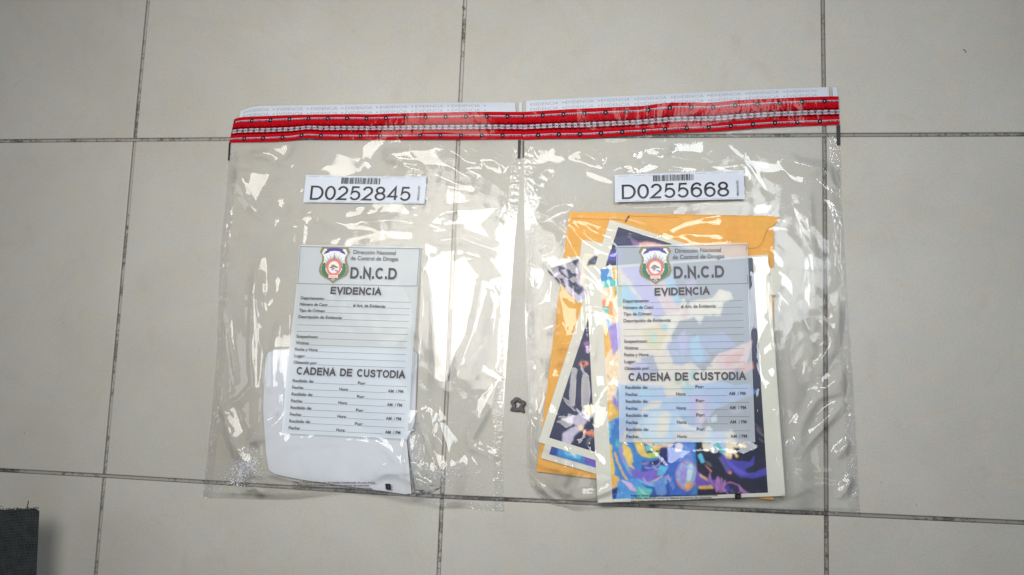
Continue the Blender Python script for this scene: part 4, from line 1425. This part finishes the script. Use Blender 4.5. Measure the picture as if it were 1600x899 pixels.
def build_pouch():
    """small crumpled clear pouch beside the packet"""
    pts = poly_w([(636, 668), (652, 660), (664, 684), (668, 706), (684, 728), (693, 744), (690, 762), (672, 772), (646, 777), (640, 740), (634, 700)], 0.008)
    cen = pts.mean(0)
    n = 120
    ang = np.linspace(0, 2 * np.pi, len(pts) + 1)
    th = np.linspace(0, 2 * np.pi, n, endpoint=False)
    ox = np.interp(th, ang, np.r_[pts[:, 0], pts[0, 0]]); oy = np.interp(th, ang, np.r_[pts[:, 1], pts[0, 1]])
    R = 40
    V, Fc = [], []
    for k in range(R):
        t = k / (R - 1)
        s_ = 1 - t
        x = cen[0] + (ox - cen[0]) * s_; y = cen[1] + (oy - cen[1]) * s_
        prof = 0.0105 * (1 - s_ ** 2.6)
        cr = 0.0042 * np.abs(perlin(x * 75, y * 75, 77)) + 0.0022 * np.abs(perlin(x * 170, y * 170, 78)) + 0.0006 * perlin(x * 500, y * 500, 79)
        z = 0.0012 + prof + cr * min(1, (1 - s_) * 5)
        V += list(zip(x, y, z))
    for k in range(R - 1):
        for i in range(n):
            j = (i + 1) % n
            Fc.append((k * n + i, k * n + j, (k + 1) * n + j, (k + 1) * n + i))
    o = mesh_obj("plastic_pouch", V, Fc, M_pouch, loc=(cen[0], cen[1], 0.001), smooth=True)
    tag(o, "crumpled clear plastic pouch squeezed against the lower right corner of the white packet", "plastic pouch")


build_pouch()

# ------------------------------------------------------------------ the two evidence bags
LAMPS = ((0.24, -0.03, 1.22), (0.94, 0.04, 1.25))
TILT_LEFT = [[(389, 237), (431, 227), (456, 231), (444, 244), (428, 253), (418, 245)], [(363, 263), (410, 267), (428, 280), (402, 292), (404, 334), (387, 307), (370, 276)],
             [(415, 304), (440, 312), (446, 328)], [(601, 231), (620, 228), (677, 234), (694, 250), (749, 281), (723, 281), (684, 267), (653, 254), (601, 250)],
             [(715, 244), (742, 236), (791, 249), (763, 268), (749, 252)], [(452, 346), (487, 331), (492, 346)], [(513, 348), (560, 346), (600, 356), (540, 358)],
             [(662, 346), (709, 331), (784, 318), (774, 337), (746, 352), (677, 353)],
             [(678, 401), (747, 404), (750, 441), (737, 492), (731, 527), (710, 564), (702, 602), (680, 600), (674, 545), (673, 497), (675, 433)],
             [(393, 428), (401, 433), (406, 487), (409, 530), (417, 551), (411, 607), (398, 610), (394, 513)], [(427, 433), (433, 433), (434, 459), (426, 458)],
             [(410, 482), (422, 462), (426, 471), (414, 482)], [(434, 508), (452, 487), (444, 608), (427, 610)], [(340, 640), (364, 636), (384, 675), (403, 710), (378, 690), (355, 659)],
             [(376, 697), (382, 685), (408, 664), (442, 640), (442, 651), (412, 669), (396, 684)], [(350, 777), (358, 767), (378, 755), (382, 770)], [(650, 372), (690, 384), (680, 398), (660, 396)],
             [(782, 592), (768, 625), (740, 668), (733, 684), (737, 668), (756, 630)], [(735, 694), (745, 692), (778, 714), (770, 715)], [(556, 764), (575, 747), (588, 738), (590, 743), (572, 756)]]
TILT_RIGHT = [[(1225, 238), (1250, 257), (1275, 258), (1266, 268), (1252, 275), (1241, 273)], [(1276, 258), (1288, 260), (1306, 291), (1296, 295), (1284, 272)],
              [(887, 226), (910, 236), (912, 248), (898, 241)], [(920, 238), (940, 242), (941, 251), (926, 246)], [(996, 214), (1024, 213), (1020, 230), (1004, 229)], [(1030, 216), (1048, 222), (1049, 233)],
              [(1263, 330), (1268, 362), (1279, 456), (1270, 511), (1260, 598), (1256, 586), (1271, 459), (1262, 362)], [(1262, 592), (1298, 552), (1310, 468), (1315, 480), (1308, 545), (1288, 577)],
              [(1260, 604), (1290, 592), (1321, 569), (1321, 617), (1263, 617)], [(1228, 690), (1255, 640), (1270, 606), (1284, 612), (1262, 646), (1236, 686)],
              [(1229, 711), (1260, 675), (1316, 636), (1290, 668), (1258, 699)], [(1315, 719), (1329, 711), (1322, 722)], [(1312, 765), (1335, 752), (1329, 765)],
              [(893, 342), (908, 343), (940, 352), (960, 362), (938, 361), (920, 352), (909, 359)], [(908, 358), (930, 367), (962, 391), (958, 395), (925, 373)],
              [(840, 390), (876, 363), (888, 365), (906, 393), (932, 420), (962, 458), (952, 451), (920, 418), (898, 394), (882, 373), (846, 388)], [(824, 410), (856, 399), (876, 400), (860, 409)],
              [(826, 455), (850, 438), (868, 440), (862, 462), (846, 478), (828, 483)], [(827, 554), (880, 541), (880, 548), (850, 554)], [(836, 590), (878, 561), (874, 587), (846, 606)],
              [(833, 509), (853, 498), (871, 482), (867, 524), (842, 538)], [(927, 628), (946, 610), (950, 640), (947, 676), (930, 660)], [(874, 762), (888, 751), (884, 774)], [(891, 774), (930, 764), (958, 759), (914, 777)],
              [(838, 288), (845, 273), (862, 258), (866, 262), (850, 274)], [(912, 440), (921, 440), (926, 560), (914, 560)]]
G_BAGS = "evidence bags lying on the tiles"
left_bag, _ = build_bag(
    "clear plastic evidence bag with sticker D0252845, holding a white packet", G_BAGS,
    left=[(374, 172), (366, 187), (358, 223), (357, 260), (351, 330), (345, 385), (341, 470), (338, 560), (331, 640), (323, 720), (317, 778)],
    right=[(816, 160), (816, 176), (816, 219), (815, 255), (809, 330), (803, 390), (798, 470), (793, 540), (788, 620), (786, 700), (788, 800)],
    top=[(374, 172), (384, 169), (398, 165), (600, 162), (816, 160)],
    bottom=[(317, 778), (400, 780), (460, 779), (548, 768), (580, 772), (640, 783), (690, 790), (740, 796), (788, 800)],
    contents=[(pk, 0.0078), ([(640, 690), (660, 676), (684, 740), (680, 768), (645, 774)], 0.013)],
    ridges=[([(338, 640), (372, 625), (398, 600)], .008, .012, .0022), ([(342, 640), (365, 690), (400, 745)], .012, .016, .0045),
            ([(378, 700), (410, 672), (444, 648), (462, 640)], .008, .016, .0042), ([(410, 780), (396, 758), (372, 770)], .012, .012, .003),
            ([(560, 765), (575, 748), (600, 735), (650, 732), (672, 728)], .009, .012, .0032), ([(620, 742), (660, 750), (680, 760)], .006, .009, .002),
            ([(782, 590), (752, 645), (732, 685), (738, 696), (776, 716)], .011, .013, .0036),
            ([(640, 395), (660, 470), (662, 560), (655, 640)], .016, .030, .0055), ([(720, 398), (752, 440), (738, 520), (712, 600), (700, 660)], .028, .016, .0050),
            ([(404, 392), (398, 460), (404, 540), (404, 620)], .014, .018, .0042), ([(440, 500), (436, 560), (430, 610)], .012, .012, .0035),
            ([(470, 330), (540, 352), (610, 342), (690, 352)], .012, .018, .0034), ([(660, 380), (720, 372), (776, 392)], .014, .016, .0036),
            ([(362, 262), (372, 288), (390, 318), (430, 345)], .011, .014, .0036), ([(368, 245), (420, 240), (455, 260)], .010, .014, .0032),
            ([(600, 240), (640, 262), (700, 272), (745, 280)], .014, .018, .0042), ([(690, 228), (730, 250), (770, 250), (790, 262)], .011, .012, .0032),
            ([(664, 640), (668, 690), (664, 728)], .010, .016, .0035), ([(352, 470), (360, 540), (370, 600)], .007, .009, .0018),
            ([(735, 330), (700, 335), (668, 352), (640, 358)], .012, .012, .003)],
    seed=101,
    sticker=[(477.5, 273.5), (666, 275.6), (662.5, 318), (472.5, 316)], number="D0252845", code="PMC03-0A-2025",
    panel=[(465.5, 381.5), (656, 385), (638, 686), (442, 677)],
    tape=[[(366, 186.5), (376, 183), (413, 182), (472, 180.3), (551, 179.5), (580, 180.3), (710, 178), (816, 175)],
          [(358, 223), (421, 222.5), (454, 220.8), (480, 216.7), (502, 218.8), (580, 219), (710, 219), (816, 218)]],
    header=[[(375, 173.5), (386, 169.5), (399, 166), (600, 163), (805, 160.5)], [(374, 184), (386, 183.2), (399, 182.8), (600, 180.5), (806, 176)]],
    header2=[[(810.5, 160.5), (815.5, 160.3)], [(811, 176), (815.8, 175.6)]],
    evid=(0.015, 0.1275, 0.098),
    marks=[[(357.6, 223), (360.2, 223), (358.4, 251), (356.0, 251)], [(809.5, 219), (814, 219), (813, 248), (808.8, 248)]],
    foot=[(459, 751.5), (589, 752), (588, 764), (460, 763)], maker=[(604.5, 755), (613, 755.5), (613.5, 765), (605.5, 764.5)], zc=(0.006, 0.010), tilts=TILT_LEFT)

right_bag, _ = build_bag(
    "clear plastic evidence bag with sticker D0255668, holding an envelope and prints", G_BAGS,
    left=[(817, 157), (817, 176), (818, 220), (819, 300), (821, 390), (820, 470), (822, 560), (826, 620), (824, 700), (826, 745), (838, 772), (862, 788)],
    right=[(1308, 136), (1310, 152), (1312, 196), (1313, 230), (1316, 330), (1320, 400), (1326, 500), (1333, 600), (1338, 700), (1343, 805)],
    top=[(817, 157), (900, 154), (1000, 150), (1100, 145), (1200, 140), (1308, 136)],
    bottom=[(862, 788), (900, 797), (940, 790), (1050, 787), (1140, 793), (1240, 801), (1343, 805)],
    contents=[([(890, 331), (1219, 339), (1209, 782), (838, 737)], 0.006), ([(953, 343), (1185, 417), (1072, 764), (841, 691)], 0.0092),
              (main_c, 0.0114), ([(1150, 409), (1231, 424), (1214, 462), (1140, 452)], 0.009), ([(846, 409), (913, 399), (952, 462), (904, 474)], 0.0085)],
    ridges=[([(1225, 240), (1245, 258), (1285, 262), (1312, 292)], .014, .014, .0046), ([(1262, 290), (1264, 340), (1272, 420), (1268, 500), (1258, 595)], .009, .012, .0040),
            ([(1214, 452), (1240, 490), (1268, 548), (1282, 552)], .009, .011, .0034), ([(1278, 490), (1298, 528), (1305, 556)], .008, .010, .0028),
            ([(1258, 600), (1300, 540), (1314, 470)], .012, .012, .0036), ([(1262, 602), (1290, 606), (1320, 585)], .014, .016, .0045),
            ([(1320, 628), (1290, 655), (1250, 690), (1226, 708)], .012, .011, .0048), ([(1286, 600), (1258, 640), (1232, 686)], .014, .010, .0045),
            ([(893, 343), (930, 354), (965, 364), (1010, 372), (1050, 384)], .010, .010, .0030), ([(894, 344), (920, 372), (962, 396)], .009, .009, .0026),
            ([(826, 412), (862, 396), (884, 368), (905, 402), (962, 460)], .011, .012, .0040), ([(838, 340), (866, 322), (900, 316)], .010, .012, .0032),
            ([(824, 552), (866, 542), (900, 535), (930, 520)], .010, .012, .0036), ([(830, 650), (836, 600), (862, 570), (905, 545)], .010, .012, .0034),
            ([(905, 430), (914, 500), (912, 560)], .008, .010, .0028), ([(826, 490), (850, 470), (862, 440)], .012, .012, .0040), ([(830, 500), (842, 520), (880, 500)], .012, .012, .0036),
            ([(838, 722), (880, 730), (905, 736)], .008, .008, .0026), ([(836, 750), (860, 775), (884, 792)], .006, .010, .0030), ([(892, 775), (930, 770), (968, 755)], .009, .010, .0032),
            ([(890, 700), (884, 730), (872, 760), (886, 776)], .009, .010, .0028), ([(930, 632), (956, 622), (966, 606)], .012, .010, .0032),
            ([(838, 285), (846, 270), (862, 258)], .010, .012, .003), ([(890, 235), (915, 240), (945, 252)], .010, .012, .0034), ([(1000, 225), (1035, 232), (1048, 224)], .011, .012, .0034),
            ([(1304, 716), (1320, 700), (1330, 690)], .010, .010, .0030), ([(1310, 780), (1326, 758), (1334, 745)], .010, .010, .0034), ([(1208, 640), (1216, 690), (1222, 770)], .006, .006, .0022),
            ([(1204, 430), (1208, 500), (1213, 560)], .006, .006, .002)],
    seed=207,
    sticker=[(960.2, 273.8), (1162, 266), (1163.7, 312), (961, 317.4)], number="D0255668", code="PMC010-0A-2025",
    panel=[(962.5, 385), (1168, 379.5), (1179.5, 691), (968, 691.5)],
    tape=[[(816, 175), (865, 173), (995, 169), (1044, 163), (1070, 162.6), (1110, 163), (1151, 159), (1310, 151)],
          [(816, 219), (857, 217.5), (914, 217.5), (979, 213.4), (1070, 208), (1124, 206), (1200, 200), (1312, 195)]],
    header=[[(822, 157.5), (900, 154.3), (1000, 150.3), (1100, 145.3), (1200, 140.5), (1294.5, 136.8)], [(822, 174.8), (900, 172), (1000, 168), (1100, 163), (1200, 157), (1295, 151.8)]],
    header2=[[(1300.5, 136.6), (1307.5, 136.4)], [(1301, 151.6), (1309.5, 151.2)]],
    evid=(0.015, 0.1215, 0.096),
    marks=[[(816.4, 220), (818.4, 220), (818.2, 247), (816.4, 247)], [(1307, 196), (1312.6, 195.6), (1313, 227), (1307.6, 227)]],
    foot=[(986, 771.5), (1120, 771), (1120, 781), (986, 783)], maker=[(1147, 770), (1156, 769.6), (1156.4, 779), (1147.4, 779.4)], zc=(0.006, 0.013), tilts=TILT_RIGHT)

# ------------------------------------------------------------------ powder residue inside the left bag


def powder(spots, seed, label):
    r = random.Random(seed)
    V, Fc = [], []
    for cx, cy, sx, sy, cnt in spots:
        for _ in range(cnt):
            x, y = r.gauss(cx, sx), r.gauss(cy, sy)
            p = W(x, y, 0.001)
            s_ = r.choice((0.0004, 0.0005, 0.0006, 0.0008, 0.0012)) * r.uniform(0.6, 1.2)
            a = r.uniform(0, 6.3)
            b = len(V)
            for k in range(4):
                t = a + k * 1.57
                V.append((p[0] + s_ * math.cos(t) * r.uniform(.6, 1.2), p[1] + s_ * math.sin(t) * r.uniform(.6, 1.2), 0.0012 + r.uniform(0, .0002)))
            V.append((p[0], p[1], 0.0012 + s_ * r.uniform(0.6, 1.1)))
            Fc += [(b, b + 1, b + 4), (b + 1, b + 2, b + 4), (b + 2, b + 3, b + 4), (b + 3, b, b + 4)]
    V = np.array(V)
    o = mesh_obj("powder_residue", V, Fc, paper_mat("white_powder", (0.82, 0.84, 0.88, 1), 0.7, 0.02), loc=(V[:, 0].mean(), V[:, 1].mean(), 0.001))
    tag(o, label, "powder", kind="stuff")


powder([(380, 733, 8, 8, 620), (394, 722, 9, 8, 220), (366, 752, 12, 6, 220), (395, 745, 14, 8, 90)], 5,
       "white powdery specks spilt in the lower left corner of the left bag")
powder([(690, 742, 14, 9, 120), (705, 735, 14, 7, 70), (740, 762, 16, 9, 22)], 6,
       "sparse white specks beside the crumpled pouch in the left bag")

# ------------------------------------------------------------------ scrap of grey rubber between the bags


def build_scrap():
    c = W(809, 632.5, 0.004)
    V, Fc = [], []
    nA, nB = 40, 16
    r = random.Random(2)
    for i in range(nA):
        a = i / nA * 2 * math.pi
        big = 0.0057 + 0.0007 * math.sin(3 * a + 1) + 0.0006 * math.sin(5 * a)
        tube = 0.0026 + 0.0004 * math.sin(2 * a + 2) + 0.0003 * math.sin(7 * a)
        tail = math.exp(-((a - 5.45) / 0.22) ** 2) * 0.0042 + math.exp(-((a - 3.75) / 0.22) ** 2) * 0.0030
        for j in range(nB):
            b = j / nB * 2 * math.pi
            rr = big + tube * math.cos(b) + (tail if math.cos(b) > 0.3 else 0)
            jit = 1 + r.uniform(-.05, .05)
            V.append((c[0] + rr * jit * math.cos(a) * 1.0, c[1] + rr * jit * math.sin(a) * 1.08, max(0.0004, 0.0030 + tube * 1.15 * math.sin(b) + r.uniform(-.0003, .0003))))
    for i in range(nA):
        for j in range(nB):
            a, b = (i + 1) % nA, (j + 1) % nB
            Fc.append((i * nB + j, a * nB + j, a * nB + b, i * nB + b))
    m = paper_mat("grey_rubber", lin(96, 94, 95), 0.6, 0.45, 420, 0.8, 0.3)
    o = mesh_obj("rubber_scrap", V, Fc, m, loc=(c[0], c[1], 0), smooth=True)
    tag(o, "small torn grey rubber ring lying on the floor between the two bags", "rubber scrap")


build_scrap()

# ------------------------------------------------------------------ a hair and a crumb on the tiles


def build_hair(pts, rad, label):
    P = [W(x, y, rad) for x, y in curve_through(pts, 6)]
    V, Fc = [], []
    for i, p in enumerate(P):
        d = P[min(i + 1, len(P) - 1)] - P[max(i - 1, 0)]
        d = d / np.linalg.norm(d)
        a = np.array([-d[1], d[0], 0.0])
        for k in range(5):
            t = k / 5 * 2 * math.pi
            V.append(p + rad * (a * math.cos(t) + np.array([0, 0, 1.0]) * math.sin(t)))
    for i in range(len(P) - 1):
        for k in range(5):
            kk = (k + 1) % 5
            Fc.append((i * 5 + k, i * 5 + kk, i * 5 + 5 + kk, i * 5 + 5 + k))
    o = mesh_obj("hair", V, Fc, paper_mat("dark_hair", (0.03, 0.028, 0.025, 1), 0.5), loc=P[0] * np.array([1, 1, 0]))
    tag(o, label, "hair")


build_hair([(1504.5, 77.5), (1507.5, 78.5), (1509.5, 82.5)], 0.0004, "tiny curled dark hair on the tile in the upper right")


def build_crumb(px, py, r0, label):
    c = W(px, py, 0.001)
    r = random.Random(9)
    V, Fc = [], []
    n, m = 10, 6
    for j in range(m):
        ph = j / (m - 1) * math.pi / 2
        for i in range(n):
            t = i / n * 2 * math.pi
            q = r0 * math.cos(ph) * r.uniform(0.8, 1.15) + 1e-5
            V.append((c[0] + 0.62 * q * math.cos(t) - 0.35 * q * math.sin(t), c[1] + q * math.sin(t), 0.0002 + r0 * 0.7 * math.sin(ph)))
    for j in range(m - 1):
        for i in range(n):
            a = (i + 1) % n
            Fc.append((j * n + i, j * n + a, (j + 1) * n + a, (j + 1) * n + i))
    Fc.append(tuple(range((m - 1) * n, m * n)))
    o = mesh_obj("dirt_crumb", V, Fc, paper_mat("brown_dirt", lin(112, 102, 84), 0.9, 0.3, 900), loc=(c[0], c[1], 0))
    tag(o, label, "crumb")


build_crumb(724, 12, 0.0026, "brown dirt crumb on the floor joint at the top edge")

# ------------------------------------------------------------------ dark frayed cloth strip, lower left


def build_cloth():
    zt = 0.068
    m, nt, out = mat_new("dark_grey_weave")
    b = N(nt, "ShaderNodeBsdfPrincipled", inp={"Roughness": 0.95, "Specular IOR Level": 0.1})
    tc = N(nt, "ShaderNodeTexCoord")
    w1 = N(nt, "ShaderNodeTexWave", wave_type='BANDS', bands_direction='X', inp={"Scale": 190.0, "Distortion": 1.6, "Detail": 2.0, "Detail Scale": 3.0})
    w2 = N(nt, "ShaderNodeTexWave", wave_type='BANDS', bands_direction='Y', inp={"Scale": 170.0, "Distortion": 1.6, "Detail": 2.0, "Detail Scale": 3.0})
    no = N(nt, "ShaderNodeTexNoise", inp={"Scale": 90.0, "Detail": 6.0, "Roughness": 0.75})
    for n_ in (w1, w2, no):
        nt.links.new(tc.outputs["Object"], n_.inputs["Vector"])
    mu = N(nt, "ShaderNodeMath", operation='MULTIPLY')
    nt.links.new(w1.outputs["Fac"], mu.inputs[0]); nt.links.new(w2.outputs["Fac"], mu.inputs[1])
    ad = N(nt, "ShaderNodeMath", operation='MULTIPLY_ADD', inp={1: 0.8})
    nt.links.new(no.outputs["Fac"], ad.inputs[0]); nt.links.new(mu.outputs[0], ad.inputs[2])
    ra = N(nt, "ShaderNodeValToRGB")
    ra.color_ramp.elements[0].position = 0.25; ra.color_ramp.elements[0].color = (0.006, 0.009, 0.010, 1)
    ra.color_ramp.elements[1].position = 1.0; ra.color_ramp.elements[1].color = (0.082, 0.096, 0.097, 1)
    nt.links.new(ad.outputs[0], ra.inputs["Fac"]); nt.links.new(ra.outputs["Color"], b.inputs["Base Color"])
    bp = N(nt, "ShaderNodeBump", inp={"Strength": 0.8, "Distance": 0.001})
    nt.links.new(ad.outputs[0], bp.inputs["Height"]); nt.links.new(bp.outputs["Normal"], b.inputs["Normal"])
    nt.links.new(b.outputs[0], out.inputs["Surface"])
    # strip: frayed end in view, running on past the bottom of the photo and down to the floor
    nu, nv = 40, 90
    V = []
    r = random.Random(4)
    for j in range(nv):
        t = j / (nv - 1)
        for i in range(nu):
            s_ = i / (nu - 1)
            if t < 0.6:
                k = t / 0.6
                px = (-14 + (60.5 + 14) * s_) + k * (-5 - 2 * s_)
                py = 798 - 3.5 * s_ + k * 150 + 5.0 * max(0.0, (s_ - 0.84) / 0.16) ** 2 * math.exp(-14 * k)
                z = zt - 0.004 * (2 * s_ - 1) ** 2 + 0.0015 * math.sin(5 * k + 3 * s_)
                P = W(px, py, z)
            else:
                k = (t - 0.6) / 0.4
                px = (-14 + 74.5 * s_) - 5 - 2 * s_
                P0 = W(px, 798 - 3.5 * s_ + 150, zt)
                P = P0 + np.array([0.0, -0.07 * math.sin(k * 1.57), -(zt - 0.001) * (1 - math.cos(k * 1.57))])
            if j == 0:
                P = P + np.array([0, r.uniform(-.0006, .0006), 0])
            V.append(P)
    V = np.array(V)
    n = len(V)
    lo = V.copy(); lo[:, 2] -= 0.0014
    f = grid_faces(nv, nu)
    faces = [tuple(x) for x in f] + [tuple(x[::-1] + n) for x in f]
    rim = [i for i in range(nu)] + [q * nu + nu - 1 for q in range(1, nv)] + [(nv - 1) * nu + i for i in range(nu - 2, -1, -1)] + [q * nu for q in range(nv - 2, 0, -1)]
    for i, p in enumerate(rim):
        q = rim[(i + 1) % len(rim)]
        faces.append((p, q, q + n, p + n))
    base = V[-nu // 2].copy(); base[2] = 0
    o = mesh_obj("cloth_strip", np.r_[V, lo], faces, m, loc=base)
    tag(o, "dark grey woven cloth strip with a frayed end at the floor's lower left corner", "cloth strip")
    # loose threads along the frayed end
    tv, tf = [], []

    def thread(pts, rad):
        b0 = len(tv)
        pts = [np.array(p) for p in pts]
        for i, p in enumerate(pts):
            d = pts[min(i + 1, len(pts) - 1)] - pts[max(i - 1, 0)]
            d /= np.linalg.norm(d) + 1e-9
            a = np.cross(d, [0, 0, 1.0]); a /= np.linalg.norm(a) + 1e-9
            c_ = np.cross(a, d)
            for k in range(5):
                t = k / 5 * 2 * math.pi
                tv.append(p + rad * (a * math.cos(t) + c_ * math.sin(t)))
        for i in range(len(pts) - 1):
            for k in range(5):
                kk = (k + 1) % 5
                tf.append((b0 + i * 5 + k, b0 + i * 5 + kk, b0 + i * 5 + 5 + kk, b0 + i * 5 + 5 + k))
    for i in range(46):
        x = r.uniform(-10, 60)
        L = r.uniform(1.2, 3.8)
        dx = r.uniform(-4, 4)
        y0 = 798.5 - 3.5 * (x + 14) / 74.5
        thread([W(x, y0 + 1, zt - 0.001), W(x + dx * .4, y0 - L * .6, zt + 0.0005), W(x + dx, y0 - L, zt + r.uniform(-.001, .001))], r.uniform(0.0002, 0.00035))
    thread([W(42, 796, zt), W(43, 791, zt + .002), W(44.5, 784, zt + .003), W(44, 783, zt + .003)], 0.0006)
    thread([W(-2, 796, zt), W(1, 790.5, zt + .001), W(4, 792, zt + .001), W(5, 797, zt)], 0.0003)
    thread([W(12, 798, zt), W(20, 795, zt + .001), W(32, 794.5, zt + .001), W(40, 796, zt)], 0.0003)
    mesh_obj("frayed_threads", tv, tf, m, o)


build_cloth()
